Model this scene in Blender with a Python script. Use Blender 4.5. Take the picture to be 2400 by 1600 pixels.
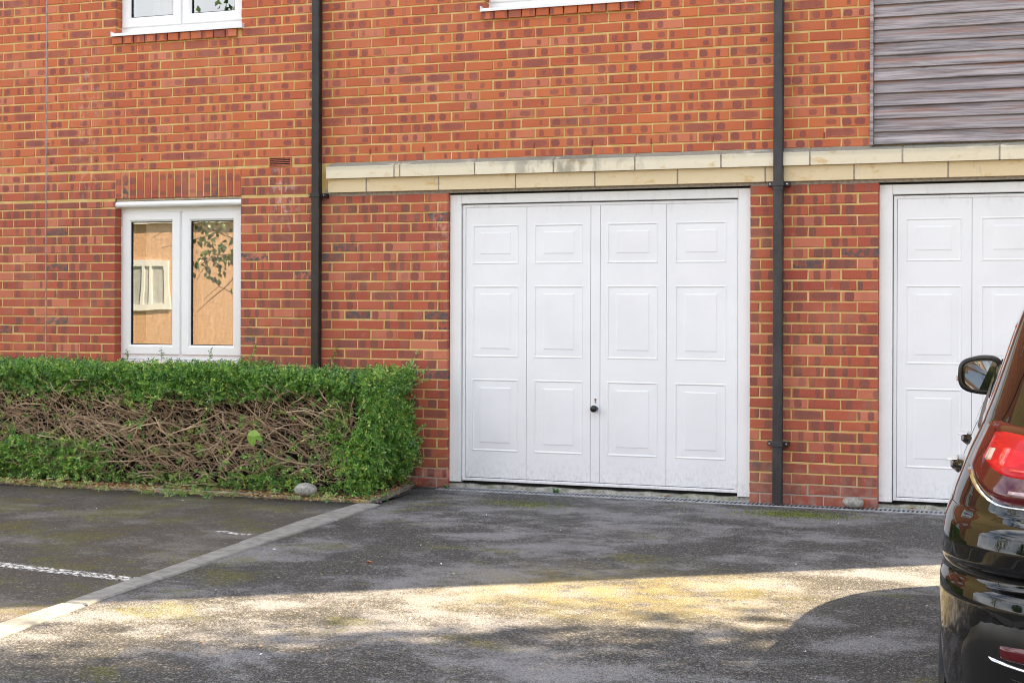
import bpy, bmesh, math, random
import numpy as np
from mathutils import Vector, Matrix
random.seed(7); rng = np.random.default_rng(7)
PI = math.pi
sc = bpy.context.scene
for o in list(bpy.data.objects): bpy.data.objects.remove(o)
C = sc.collection

# ------------------------------------------------------------------ camera
cam_d = bpy.data.cameras.new('camera'); cam = bpy.data.objects.new('camera', cam_d); C.objects.link(cam)
cam_d.sensor_width = 36; cam_d.lens = 52.9; cam_d.shift_y = -0.0375; cam_d.clip_start = .05; cam_d.clip_end = 2000
AL, ROLL = 0.3548, 0.0032
_r = Vector((math.cos(AL), math.sin(AL), 0)); _u = Vector((0, 0, 1)); _b = Vector((math.sin(AL), -math.cos(AL), 0))
_r2 = _r*math.cos(ROLL) - _u*math.sin(ROLL)*-1; _u2 = _u*math.cos(ROLL) - _r*math.sin(ROLL)
cam.matrix_world = Matrix(((_r2.x, _u2.x, _b.x, 8.5743), (_r2.y, _u2.y, _b.y, -10.570), (_r2.z, _u2.z, _b.z, 1.4043), (0, 0, 0, 1)))
sc.camera = cam

# ------------------------------------------------------------------ world, sun, exposure
SUN = Vector((.80, .56, 1.0)).normalized()
SUN_EL = math.asin(SUN.z); SUN_ROT = math.atan2(SUN.x, SUN.y)
SKY_STRENGTH, SUN_STRENGTH, EXPOSURE = 0.05, 3.25, 2.78
W = bpy.data.worlds.new('World'); sc.world = W; W.use_nodes = True
wt = W.node_tree; wt.nodes.clear()
sky = wt.nodes.new('ShaderNodeTexSky'); sky.sky_type = 'NISHITA'; sky.sun_disc = False
sky.sun_elevation = SUN_EL; sky.sun_rotation = SUN_ROT; sky.air_density = 1.0; sky.dust_density = 2.0; sky.ozone_density = 1.0
tc = wt.nodes.new('ShaderNodeTexCoord')
mp = wt.nodes.new('ShaderNodeMapping'); mp.inputs['Scale'].default_value = (1, 1, 2.2)
cn = wt.nodes.new('ShaderNodeTexNoise'); cn.inputs['Scale'].default_value = 2.2; cn.inputs['Detail'].default_value = 6
cr = wt.nodes.new('ShaderNodeMapRange'); cr.inputs[1].default_value = .40; cr.inputs[2].default_value = .60
mx = wt.nodes.new('ShaderNodeMix'); mx.data_type = 'RGBA'
mx.inputs['B'].default_value = (9.0, 9.05, 9.3, 1)          # thin white cloud
bg = wt.nodes.new('ShaderNodeBackground'); bg.inputs['Strength'].default_value = SKY_STRENGTH
wo = wt.nodes.new('ShaderNodeOutputWorld')
wl = wt.links.new
wl(tc.outputs['Generated'], mp.inputs['Vector']); wl(mp.outputs['Vector'], cn.inputs['Vector']); wl(cn.outputs['Fac'], cr.inputs[0])
wl(cr.outputs[0], mx.inputs['Factor']); wl(sky.outputs[0], mx.inputs['A']); wl(mx.outputs['Result'], bg.inputs['Color']); wl(bg.outputs[0], wo.inputs['Surface'])
sd = bpy.data.lights.new('sun', 'SUN'); so = bpy.data.objects.new('sun', sd); C.objects.link(so)
sd.energy = SUN_STRENGTH; sd.angle = math.radians(.5); sd.color = (1.0, .79, .52)
so.rotation_euler = (-SUN).to_track_quat('-Z', 'Y').to_euler(); so.location = (14, 6, 14)
vs = sc.view_settings; vs.view_transform = 'Standard'; vs.look = 'None'; vs.gamma = 1; vs.use_curve_mapping = False; vs.exposure = EXPOSURE

try: sc.cycles.filter_width = 1.05
except Exception: pass

# ------------------------------------------------------------------ node helpers
class NT:
    def __init__(s, name):
        s.m = bpy.data.materials.new(name); s.m.use_nodes = True; s.t = s.m.node_tree; s.n = s.t.nodes; s.n.clear()
        s.out = s.n.new('ShaderNodeOutputMaterial'); s.p = s.n.new('ShaderNodeBsdfPrincipled'); s.t.links.new(s.p.outputs[0], s.out.inputs[0])
    def set(s, sock, v):
        if hasattr(v, 'is_output'): s.t.links.new(v, sock)
        elif isinstance(v, (tuple, list)):
            d = len(sock.default_value); sock.default_value = tuple(v)[:d] if len(v) >= d else tuple(v)+(1,)*(d-len(v))
        else: sock.default_value = v
    def math(s, op, a, b=0.0, c=None, clamp=False):
        n = s.n.new('ShaderNodeMath'); n.operation = op; n.use_clamp = clamp
        s.set(n.inputs[0], a); s.set(n.inputs[1], b)
        if c is not None: s.set(n.inputs[2], c)
        return n.outputs[0]
    def mix(s, f, a, b, mode='MIX'):
        n = s.n.new('ShaderNodeMix'); n.data_type = 'RGBA'; n.blend_type = mode
        s.set(n.inputs[0], f); s.set(n.inputs[6], a); s.set(n.inputs[7], b); return n.outputs[2]
    def rng(s, v, a, b, c=0.0, d=1.0, smooth=True):
        n = s.n.new('ShaderNodeMapRange'); n.interpolation_type = 'SMOOTHSTEP' if smooth else 'LINEAR'
        s.set(n.inputs[0], v)
        for i, x in enumerate((a, b, c, d)): s.set(n.inputs[i+1], x)
        return n.outputs[0]
    def noise(s, vec=None, scale=5.0, detail=4.0, rough=.55, out=0, dist=0.0):
        n = s.n.new('ShaderNodeTexNoise'); n.inputs['Scale'].default_value = scale; n.inputs['Detail'].default_value = detail
        n.inputs['Roughness'].default_value = rough; n.inputs['Distortion'].default_value = dist
        if vec is not None: s.set(n.inputs['Vector'], vec)
        return n.outputs[out]
    def vor(s, vec=None, scale=5.0, out='Distance', rnd=1.0):
        n = s.n.new('ShaderNodeTexVoronoi'); n.inputs['Scale'].default_value = scale; n.inputs['Randomness'].default_value = rnd
        if vec is not None: s.set(n.inputs['Vector'], vec)
        return n.outputs[out]
    def white(s, w):
        n = s.n.new('ShaderNodeTexWhiteNoise'); n.noise_dimensions = '1D'; s.set(n.inputs['W'], w); return n.outputs['Value']
    def pos(s): return s.n.new('ShaderNodeNewGeometry').outputs['Position']
    def normal(s): return s.n.new('ShaderNodeNewGeometry').outputs['Normal']
    def objco(s): return s.n.new('ShaderNodeTexCoord').outputs['Object']
    def uv(s): return s.n.new('ShaderNodeTexCoord').outputs['UV']
    def objrnd(s): return s.n.new('ShaderNodeObjectInfo').outputs['Random']
    def attr(s, name): 
        n = s.n.new('ShaderNodeAttribute'); n.attribute_name = name; return n.outputs['Fac']
    def xyz(s, v):
        n = s.n.new('ShaderNodeSeparateXYZ'); s.set(n.inputs[0], v); return n.outputs
    def vec(s, x, y, z):
        n = s.n.new('ShaderNodeCombineXYZ'); s.set(n.inputs[0], x); s.set(n.inputs[1], y); s.set(n.inputs[2], z); return n.outputs[0]
    def vmul(s, v, k):
        n = s.n.new('ShaderNodeVectorMath'); n.operation = 'MULTIPLY'; s.set(n.inputs[0], v); s.set(n.inputs[1], k); return n.outputs[0]
    def vadd(s, v, k):
        n = s.n.new('ShaderNodeVectorMath'); n.operation = 'ADD'; s.set(n.inputs[0], v); s.set(n.inputs[1], k); return n.outputs[0]
    def bump(s, h, strength=.3, dist=.01):
        n = s.n.new('ShaderNodeBump'); n.inputs['Strength'].default_value = strength; n.inputs['Distance'].default_value = dist
        s.set(n.inputs['Height'], h); s.t.links.new(n.outputs[0], s.p.inputs['Normal']); return n.outputs[0]
    def col(s, v): s.set(s.p.inputs['Base Color'], v)
    def rough(s, v): s.set(s.p.inputs['Roughness'], v)
    def inp(s, k, v): s.set(s.p.inputs[k], v)

M = {}
def simple(name, col, rough=.5, nz=0.0, nscale=20, bump=0.0, bscale=60, **kw):
    t = NT(name)
    if nz:
        f = t.noise(t.pos(), nscale, 5)
        t.col(t.mix(t.rng(f, .3, .7), tuple(c*(1-nz) for c in col), tuple(min(1, c*(1+nz)) for c in col)))
    else: t.col(col)
    t.rough(rough)
    if bump: t.bump(t.noise(t.pos(), bscale, 4), bump, .004)
    for k, v in kw.items(): t.inp(k.replace('_', ' '), v)
    M[name] = t.m; return t

def mat_brick():
    t = NT('brick')
    r = t.math('FRACT', t.math('ADD', t.attr('rnd'), t.objrnd()))
    R = [t.white(t.math('MULTIPLY_ADD', r, 91.7, k*13.37)) for k in range(9)]
    P = t.pos(); px, py, pz = t.xyz(P)
    low = t.rng(pz, 2.50, 2.30)                                     # the lower storey is of a redder, more burnt batch
    u, v, _ = t.xyz(t.uv())
    oc = t.vadd(t.vmul(t.uv(), (1, 1, 1)), t.vec(t.math('MULTIPLY', R[0], 40), t.math('MULTIPLY', R[1], 40), 0))
    up = t.mix(R[0], (.58, .152, .048), (.46, .098, .036))
    lo = t.mix(R[0], (.46, .100, .046), (.35, .064, .036))
    c = t.mix(low, up, lo)
    c = t.mix(t.math('MULTIPLY', t.rng(R[2], .80, .98), .75), c, (.60, .20, .115))          # paler bricks
    wob = t.math('MULTIPLY', t.math('SUBTRACT', t.noise(oc, 38, 3), .5), .013)
    wob2 = t.math('MULTIPLY', t.math('SUBTRACT', t.noise(t.vadd(oc, (3, 7, 1)), 38, 3), .5), .013)
    def blot(ctr, hw, hh, presence):
        du = t.math('DIVIDE', t.math('SUBTRACT', t.math('ADD', u, wob), ctr), hw)
        dv = t.math('DIVIDE', t.math('ADD', v, wob2), hh)
        d = t.math('ADD', t.math('POWER', t.math('ABSOLUTE', du), 3.2), t.math('POWER', t.math('ABSOLUTE', dv), 3.2))
        return t.math('MULTIPLY', t.rng(d, 1.25, .70), presence)
    c1 = t.math('MULTIPLY_ADD', R[3], .045, -.082); c2 = t.math('MULTIPLY_ADD', R[4], .055, .020)
    w1 = t.math('MULTIPLY_ADD', R[5], .022, .012); w2 = t.math('MULTIPLY_ADD', R[6], .030, .012)
    hh = t.math('MULTIPLY_ADD', low, .010, t.math('MULTIPLY_ADD', R[7], .010, .019))
    pr1 = t.rng(R[7], .18, .48); pr2 = t.rng(R[8], .15, .45)
    b1 = blot(c1, w1, hh, pr1); b2 = blot(c2, w2, hh, pr2)
    b3 = blot(0.0, .098, .026, t.math('MULTIPLY', t.rng(R[1], .90, .91), .9))
    bm = t.math('MAXIMUM', t.math('MAXIMUM', b1, b2), b3)
    rim = t.math('SUBTRACT', 1.0, t.math('ABSOLUTE', t.math('MULTIPLY_ADD', bm, 2.0, -1.0)))
    dark = t.mix(low, (.225, .060, .052), t.mix(R[2], (.155, .066, .050), (.20, .055, .045)))
    c = t.mix(t.math('MULTIPLY', bm, t.math('MULTIPLY_ADD', R[5], .35, .60)), c, dark)
    c = t.mix(t.math('MULTIPLY', rim, .16), c, (.50, .25, .20))
    wh = t.math('MULTIPLY', t.rng(R[6], .955, .965), t.math('MULTIPLY_ADD', low, .75, .25))
    c = t.mix(t.math('MULTIPLY', wh, t.rng(t.noise(oc, 22, 3), .40, .60)), c, (.075, .070, .075))      # a few blue-black ends
    g = t.noise(oc, 90, 5, .7); c = t.mix(t.rng(g, .35, .75, .0, .16), c, (.60, .30, .20))
    c = t.mix(t.rng(t.vor(oc, 150), .12, .02, .0, .5), c, (.08, .04, .03))
    bl = t.rng(t.noise(t.vmul(P, (1, 1, 1.6)), 11, 5, .6), .62, .80, 0, .36)
    # lime bloom washed down at the movement joint and below the air brick
    def streak(x0, w, z0, z1, k):
        a = t.rng(t.math('ABSOLUTE', t.math('SUBTRACT', px, x0)), w, .0); b = t.math('MULTIPLY', t.rng(pz, z0-.25, z0+.1), t.rng(pz, z1+.35, z1-.1))
        return t.math('MULTIPLY', t.math('MULTIPLY', a, b), k)
    st = t.math('ADD', streak(.86, .22, 2.35, 3.4, .55), t.math('ADD', streak(2.72, .20, 2.1, 2.35, 1.0), streak(4.08, .12, 1.75, 2.05, .6)))
    st = t.math('MULTIPLY', st, t.rng(t.noise(t.vmul(P, (1, 1, .6)), 24, 4), .48, .66))
    bl = t.math('MAXIMUM', bl, st)
    base = t.rng(pz, .42, .04, .0, .30)
    bl = t.math('MAXIMUM', bl, t.math('MULTIPLY', base, t.rng(t.noise(P, 15, 4), .42, .62)))
    c = t.mix(t.math('MULTIPLY', bl, .75), c, (.62, .46, .40))
    c = t.mix(t.math('MULTIPLY', t.rng(pz, .55, .0, 0, .45), t.rng(t.noise(P, 7, 4), .35, .6)), c, (.16, .075, .055))   # splash dirt at the foot
    c = t.mix(t.rng(t.noise(P, 1.3, 5, .6), .38, .66, 0, .28), c, t.mix(.5, c, (.20, .07, .05)))
    c = t.mix(t.rng(t.noise(t.vadd(P, (7, 3, 1)), 2.4, 5, .6), .50, .72, 0, .20), c, (.66, .30, .17))
    t.col(c); t.rough(.85)
    t.bump(t.math('ADD', t.noise(oc, 70, 5, .7), t.math('MULTIPLY', t.noise(oc, 220, 3), .4)), .55, .004)
    M['brick'] = t.m
mat_brick()
def mat_mortar():
    t = NT('mortar'); P = t.pos(); px, py, pz = t.xyz(P)
    n = t.noise(P, 9, 5); c = t.mix(t.rng(n, .3, .7), (.58, .40, .13), (.71, .52, .23))
    c = t.mix(t.rng(t.noise(t.vadd(P, (3, 1, 8)), 2.0, 6, .65), .50, .70, 0, .45), c, (.46, .29, .10))
    c = t.mix(t.rng(t.noise(t.vadd(P, (1, 5, 2)), 7, 5, .65), .60, .75, 0, .5), c, (.72, .60, .42))
    c = t.mix(t.rng(pz, .16, .13), c, (.42, .36, .31))
    c = t.mix(t.math('MULTIPLY', t.math('MULTIPLY', t.rng(pz, 2.222, 2.232), t.rng(pz, 2.30, 2.28)), t.rng(px, 3.08, 3.10)), c, (.36, .32, .27))
    c = t.mix(t.rng(t.noise(P, 160, 3), .5, .75, 0, .35), c, (.34, .21, .06))
    t.col(c); t.rough(.95); t.bump(t.noise(P, 180, 5, .7), .6, .004); M['mortar'] = t.m
mat_mortar()
def mat_stone():
    t = NT('cast_stone'); P = t.pos(); px, py, pz = t.xyz(P); r = t.objrnd()
    c = t.mix(r, (.74, .64, .45), (.80, .73, .57))
    c = t.mix(t.math('MULTIPLY', t.rng(pz, 2.366, 2.360), .6), c, (.76, .58, .32))
    c = t.mix(t.rng(t.noise(t.vmul(P, (1, 1, 2.0)), 5.5, 5, .65), .56, .72, 0, .65), c, (.60, .36, .10))
    c = t.mix(t.rng(t.noise(t.vmul(P, (1, 1, .35)), 9, 5, .7), .60, .80, 0, .45), c, (.22, .20, .15))
    nx, ny, nz = t.xyz(t.normal())
    top = t.math('MAXIMUM', t.rng(nz, .5, .75), t.math('MULTIPLY', t.rng(pz, 2.415, 2.462), .40))
    li = t.mix(t.rng(t.vor(P, 120), .1, .45), (.05, .05, .042), (.25, .24, .20))
    c = t.mix(t.math('MULTIPLY', top, t.rng(t.noise(t.vmul(P, (.5, 1, 1)), 10, 5), .26, .44, .25, .95)), c, li)
    # soot-stained block above the first door
    sx = t.math('MULTIPLY', t.rng(t.math('ABSOLUTE', t.math('SUBTRACT', px, 5.15)), .75, .25), t.rng(t.noise(t.vmul(P, (1, 1, .5)), 10, 5), .42, .62))
    c = t.mix(t.math('MULTIPLY', t.math('MULTIPLY', sx, t.rng(pz, 2.365, 2.37)), .6), c, (.15, .135, .11))
    c = t.mix(t.rng(t.noise(P, 260, 3), .5, .8, 0, .3), c, (.25, .2, .12))
    t.col(c); t.rough(.9); t.bump(t.noise(P, 160, 5, .75), .45, .004); M['stone'] = t.m
mat_stone()
simple('grey_mortar', (.34, .30, .25), .95, .25, 40, .4, 150)
def mat_cladding():
    t = NT('weathered_cedar'); o = t.objco(); r = t.objrnd()
    k = t.vadd(t.vmul(o, (1.6, 30, 42)), t.vec(t.math('MULTIPLY', r, 50), 0, 0))
    g = t.noise(k, 1.0, 6, .65); g2 = t.noise(t.vadd(t.vmul(o, (3.5, 60, 160)), t.vec(t.math('MULTIPLY', r, 31), 0, 0)), 1.0, 5, .7)
    c = t.mix(t.rng(g, .34, .66), (.125, .108, .114), (.46, .415, .425))
    c = t.mix(t.rng(g2, .45, .72, 0, .7), c, (.50, .46, .49))
    c = t.mix(t.rng(g2, .42, .28, 0, .55), c, (.085, .068, .072))
    x, y, z = t.xyz(o)
    rust = t.math('MULTIPLY', t.rng(z, .020, .050), t.rng(t.noise(t.vadd(t.vmul(o, (1.3, 5, 30)), t.vec(t.math('MULTIPLY', r, 77), 0, 0)), 1.0, 4), .46, .66))
    c = t.mix(t.math('MULTIPLY', rust, .7), c, (.36, .155, .095))
    kn = t.rng(t.vor(t.vadd(t.vmul(o, (2.6, 8, 10)), t.vec(t.math('MULTIPLY', r, 19), 0, 0)), 1.0), .13, .03, 0, .6)
    c = t.mix(kn, c, (.075, .05, .045))
    c = t.mix(t.math('MULTIPLY', t.math('FRACT', t.math('MULTIPLY', r, 7.3)), .35), c, (.21, .185, .20))
    t.col(c); t.rough(.8); t.bump(t.math('ADD', g, g2), .35, .004); M['cedar'] = t.m
mat_cladding()
def mat_white(name, col, rough, dirt, z_dirt=None):
    t = NT(name); P = t.pos(); px, py, pz = t.xyz(P)
    c = t.mix(t.rng(t.noise(P, 3.0, 5), .35, .7), col, tuple(x*.955 for x in col))
    c = t.mix(t.rng(t.noise(t.vmul(P, (1, 1, .25)), 26, 5, .7), .60, .82, 0, dirt), c, (.42, .41, .38))
    c = t.mix(t.rng(t.noise(P, 75, 3), .735, .765, 0, dirt*1.6), c, (.16, .15, .13))
    if z_dirt:
        c = t.mix(t.math('MULTIPLY', t.rng(pz, z_dirt, .04, 0, .42), t.rng(t.noise(t.vmul(P, (1, 1, .6)), 40, 6, .75), .42, .75)), c, (.33, .33, .31))
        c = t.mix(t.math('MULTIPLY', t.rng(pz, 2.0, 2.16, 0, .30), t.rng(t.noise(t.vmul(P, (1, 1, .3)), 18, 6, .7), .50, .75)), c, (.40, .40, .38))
    t.col(c); t.rough(rough); t.bump(t.noise(P, 240, 2), .04, .002); M[name] = t.m
mat_white('door_white', (.85, .855, .875), .42, .12, .34)
mat_white('frame_white', (.845, .845, .84), .5, .28, .25)
mat_white('upvc_white', (.84, .845, .85), .28, .10)
simple('seam_dark', (.16, .16, .165), .7)
simple('void_black', (.012, .012, .012), .9)
def mat_pipe(name, c0, c1):
    t = NT(name); P = t.pos()
    c = t.mix(t.rng(t.noise(t.vmul(P, (1, 1, .3)), 12, 5, .7), .4, .75), c0, c1)
    c = t.mix(t.rng(t.noise(P, 300, 2), .60, .72, 0, .35), c, (.22, .22, .22))
    t.col(c); t.rough(t.rng(t.noise(P, 14, 3), .3, .7, .30, .55)); M[name] = t.m
mat_pipe('pipe_black', (.007, .0065, .007), (.018, .017, .018))
mat_pipe('pipe_grey', (.020, .020, .024), (.042, .042, .049))
simple('sealant', (.34, .29, .31), .7, .2, 30)
simple('terracotta', (.46, .13, .075), .8, .2, 30, .3)
simple('weep_plastic', (.24, .055, .030), .6)
simple('beige_sealant', (.50, .40, .27), .8, .15, 30)
simple('plastic_black', (.010, .010, .011), .25)
simple('brass_lock', (.30, .27, .22), .35, Metallic=1.0)
simple('rubber', (.012, .012, .012), .7)

def mat_glass():
    t = NT('window_glass'); P = t.pos()
    n = t.n.new('ShaderNodeBump'); n.inputs['Strength'].default_value = .05; n.inputs['Distance'].default_value = .011
    t.set(n.inputs['Height'], t.noise(t.vmul(P, (1, 1, .6)), 2.6, 1))
    gl = t.n.new('ShaderNodeBsdfGlossy'); gl.inputs['Roughness'].default_value = .003; gl.inputs['Color'].default_value = (.95, .97, .98, 1)
    t.t.links.new(n.outputs[0], gl.inputs['Normal'])
    tr = t.n.new('ShaderNodeBsdfTransparent'); tr.inputs['Color'].default_value = (.92, .94, .93, 1)
    fr = t.n.new('ShaderNodeFresnel'); fr.inputs['IOR'].default_value = 3.0
    ms = t.n.new('ShaderNodeMixShader'); t.t.links.new(fr.outputs[0], ms.inputs[0]); t.t.links.new(tr.outputs[0], ms.inputs[1]); t.t.links.new(gl.outputs[0], ms.inputs[2])
    t.t.links.new(ms.outputs[0], t.out.inputs[0]); M['glass'] = t.m
mat_glass()
simple('curtain_grey', (.46, .48, .49), .9, .12, 8)
simple('blind_cream', (.86, .82, .76), .9, .08, 5)
simple('room_wall', (.30, .29, .27), .9)

def mat_asphalt(name, light, dark, patch, moss, brown=0.0):
    t = NT(name); P = t.pos(); px, py, pz = t.xyz(P)
    st = t.vmul(P, (.82, 1.0, 1))
    big = t.noise(st, 1.15, 7, .62, dist=.35); mid = t.noise(t.vadd(st, (9, 3, 0)), 3.6, 7, .70, dist=.3); fine = t.noise(P, 64, 4, .7)
    f = t.math('ADD', t.math('MULTIPLY', big, .54), t.math('MULTIPLY', mid, .46))
    f = t.math('ADD', f, t.math('MULTIPLY', t.math('SUBTRACT', fine, .5), .15))
    grain = t.vor(P, 165, 'Color'); gx, gy, gz = t.xyz(grain)
    f = t.math('ADD', f, t.math('MULTIPLY', t.math('SUBTRACT', gx, .5), .07))
    lightm = t.rng(f, patch-.045, patch+.085)
    c = t.mix(lightm, dark, light)
    c = t.mix(t.rng(gy, .55, .95, 0, .48, False), c, tuple(x*.30 for x in dark))
    c = t.mix(t.rng(gz, .72, 1.0, 0, .45, False), c, tuple(min(1, x*1.5) for x in light))
    gg = t.vor(P, 85, 'Color'); g2, _, g4 = t.xyz(gg)
    c = t.mix(t.rng(g2, .93, .98, 0, .5), c, (.34, .30, .25))
    mo = t.noise(t.vadd(st, (20, 5, 0)), 1.5, 6, .68)
    mo2 = t.math('MULTIPLY', t.rng(mo, moss, moss+.10), t.rng(t.noise(P, 60, 3), .38, .60))
    c = t.mix(t.math('MULTIPLY', mo2, .75), c, t.mix(gz, (.085, .095, .014), (.19, .17, .03)))
    al = t.math('MULTIPLY', t.math('MULTIPLY', t.rng(t.math('ABSOLUTE', t.math('SUBTRACT', px, 6.5)), 1.2, .2), t.rng(t.math('ABSOLUTE', t.math('ADD', py, 3.5)), 1.0, .1)), t.rng(t.noise(P, 5, 6, .7), .34, .60))
    c = t.mix(t.math('MULTIPLY', al, .6), c, (.23, .19, .07))      # patchy yellow tint
    if brown: 
        c = t.mix(t.math('MULTIPLY', t.rng(t.noise(st, 2.1, 5), .35, .65), brown), c, (.085, .062, .045))
    # asphalt grows darker towards the bed kerb
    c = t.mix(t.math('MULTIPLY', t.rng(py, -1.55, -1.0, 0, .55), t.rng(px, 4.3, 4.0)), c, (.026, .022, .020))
    t.col(c)
    t.rough(t.rng(f, patch-.1, patch+.1, .75, .92))
    h = t.math('ADD', t.math('MULTIPLY', t.vor(P, 150), .8), t.math('MULTIPLY', t.vor(P, 85), .8)); t.bump(t.math('ADD', h, t.math('MULTIPLY', fine, .5)), .75, .006)
    t.inp('Specular IOR Level', .15)
    M[name] = t.m
mat_asphalt('asphalt', (.225, .222, .230), (.060, .059, .056), .505, .56)
mat_asphalt('asphalt_bay', (.20, .192, .185), (.086, .080, .072), .53, .465, .28)
simple('concrete', (.235, .228, .215), .9, .22, 14, .5, 120)
simple('concrete_kerb', (.25, .235, .205), .9, .28, 12, .5, 120)
def mat_sill():
    t = NT('threshold_concrete'); P = t.pos()
    c = t.mix(t.rng(t.noise(t.vmul(P, (1, 1, 1)), 14, 6, .7), .35, .65), (.20, .195, .165), (.40, .385, .34))
    c = t.mix(t.rng(t.noise(P, 6, 5), .52, .64, 0, .6), c, (.17, .19, .10)); c = t.mix(t.rng(t.noise(P, 50, 4), .55, .7, 0, .7), c, (.06, .055, .045))
    t.col(c); t.rough(.95); t.bump(t.noise(P, 90, 5, .7), .7, .006); M['threshold'] = t.m
mat_sill()
simple('drain_steel', (.33, .34, .36), .55, .25, 30, Metallic=.35)
simple('pebble', (.30, .29, .26), .7, .35, 45, .4, 120)
simple('soil', (.070, .045, .028), .95, .4, 25, .8, 60)
simple('lawn', (.10, .14, .030), .9, .35, 6, .5, 40)
simple('far_ground', (.09, .085, .08), .9, .2, 3)
def mat_paint_line():
    t = NT('worn_line_paint'); P = t.pos()
    tr = t.n.new('ShaderNodeBsdfTransparent'); ms = t.n.new('ShaderNodeMixShader')
    f = t.math('MULTIPLY', t.rng(t.noise(P, 34, 5, .8), .47, .55), t.rng(t.attr('edge'), .0, .35))
    t.col((.78, .77, .74)); t.rough(.8)
    t.t.links.new(f, ms.inputs[0]); t.t.links.new(tr.outputs[0], ms.inputs[1]); t.t.links.new(t.p.outputs[0], ms.inputs[2]); t.t.links.new(ms.outputs[0], t.out.inputs[0])
    M['line_paint'] = t.m
mat_paint_line()
def mat_leaf(name, stops, rough=.38, trans=.25):
    t = NT(name); r = t.attr('rnd'); n = t.n.new('ShaderNodeValToRGB'); t.set(n.inputs[0], r)
    e = n.color_ramp.elements
    for i, (p, c) in enumerate(stops):
        x = e[i] if i < 2 else e.new(p)
        x.position = p; x.color = (*c, 1)
    t.col(n.outputs[0]); t.rough(rough); t.inp('Specular IOR Level', .9)
    tl = t.n.new('ShaderNodeBsdfTranslucent'); t.set(tl.inputs[0], n.outputs[0]); ms = t.n.new('ShaderNodeMixShader'); ms.inputs[0].default_value = trans
    t.t.links.new(t.p.outputs[0], ms.inputs[1]); t.t.links.new(tl.outputs[0], ms.inputs[2]); t.t.links.new(ms.outputs[0], t.out.inputs[0])
    M[name] = t.m
mat_leaf('hedge_leaf', [(0, (.030, .10, .030)), (1, (.74, .76, .18)), (.33, (.15, .38, .070)), (.66, (.31, .57, .10)), (.88, (.52, .70, .13))], .33, .36)
mat_leaf('tree_leaf', [(0, (.030, .075, .014)), (1, (.14, .20, .035)), (.6, (.055, .125, .020))])
mat_leaf('litter', [(0, (.22, .085, .035)), (1, (.60, .55, .16)), (.35, (.50, .22, .085)), (.6, (.66, .38, .17)), (.82, (.20, .33, .05))], .7, .1)
mat_leaf('clipping', [(0, (.06, .20, .025)), (1, (.50, .52, .18)), (.5, (.11, .30, .04))], .5, .2)
mat_leaf('moss', [(0, (.05, .075, .010)), (1, (.32, .34, .025)), (.5, (.15, .20, .015))], .9, .2)
def mat_twig():
    t = NT('twig'); r = t.attr('rnd'); P = t.pos()
    c = t.mix(r, (.27, .165, .10), (.92, .68, .45)); c = t.mix(t.rng(t.noise(P, 120, 3), .4, .7, 0, .5), c, (.13, .085, .055))
    c = t.mix(t.rng(r, 1.5, 1.6), c, (.62, .47, .30))
    t.col(c); t.rough(.8); M['twig'] = t.m
mat_twig()
simple('bark', (.15, .115, .085), .9, .3, 14, .7, 40)
simple('hedge_shade_dark', (.012, .008, .005), .95, .5, 60, .8, 60)  # near-black, the shade between the hedge twigs as a colour
def mat_paint():
    t = NT('car_paint'); P = t.pos()
    t.col((.003, .0028, .003)); t.rough(.2); t.inp('Specular IOR Level', .0); t.inp('Coat Weight', 1.0); t.inp('Coat Roughness', .015); t.inp('Coat IOR', 1.55)
    M['car_paint'] = t.m
mat_paint()
simple('car_glass', (.006, .007, .008), .02, Coat_Weight=1.0, Coat_Roughness=.005)
simple('car_trim', (.004, .004, .0045), .3)
simple('chrome', (.75, .75, .76), .08, Metallic=1.0)
simple('mirror_silver', (.75, .77, .78), .01, Metallic=1.0)
def mat_lens():
    t = NT('red_lens'); o = t.objco()
    c = t.mix(t.rng(t.noise(t.vmul(o, (6, 6, 40)), 1.0, 3), .45, .65), (.50, .002, .008), (.86, .018, .020))
    t.col(c); t.rough(.25); t.inp('Coat Weight', .2); t.inp('Specular IOR Level', .2); t.inp('Coat Roughness', .01); M['red_lens'] = t.m
mat_lens()
simple('red_bright', (.92, .045, .035), .15, Coat_Weight=1.0)
simple('dark_lens', (.075, .002, .005), .08, Coat_Weight=.35)
simple('clear_lens', (.44, .30, .32), .10, Coat_Weight=1.0)
simple('amber_lens', (.62, .40, .28), .12, Coat_Weight=1.0)
simple('alloy', (.5, .5, .52), .25, Metallic=1.0)
simple('opp_brick', (.66, .41, .26), .9, .25, 12)
simple('roof_tile', (.13, .075, .055), .9, .3, 8)

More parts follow.
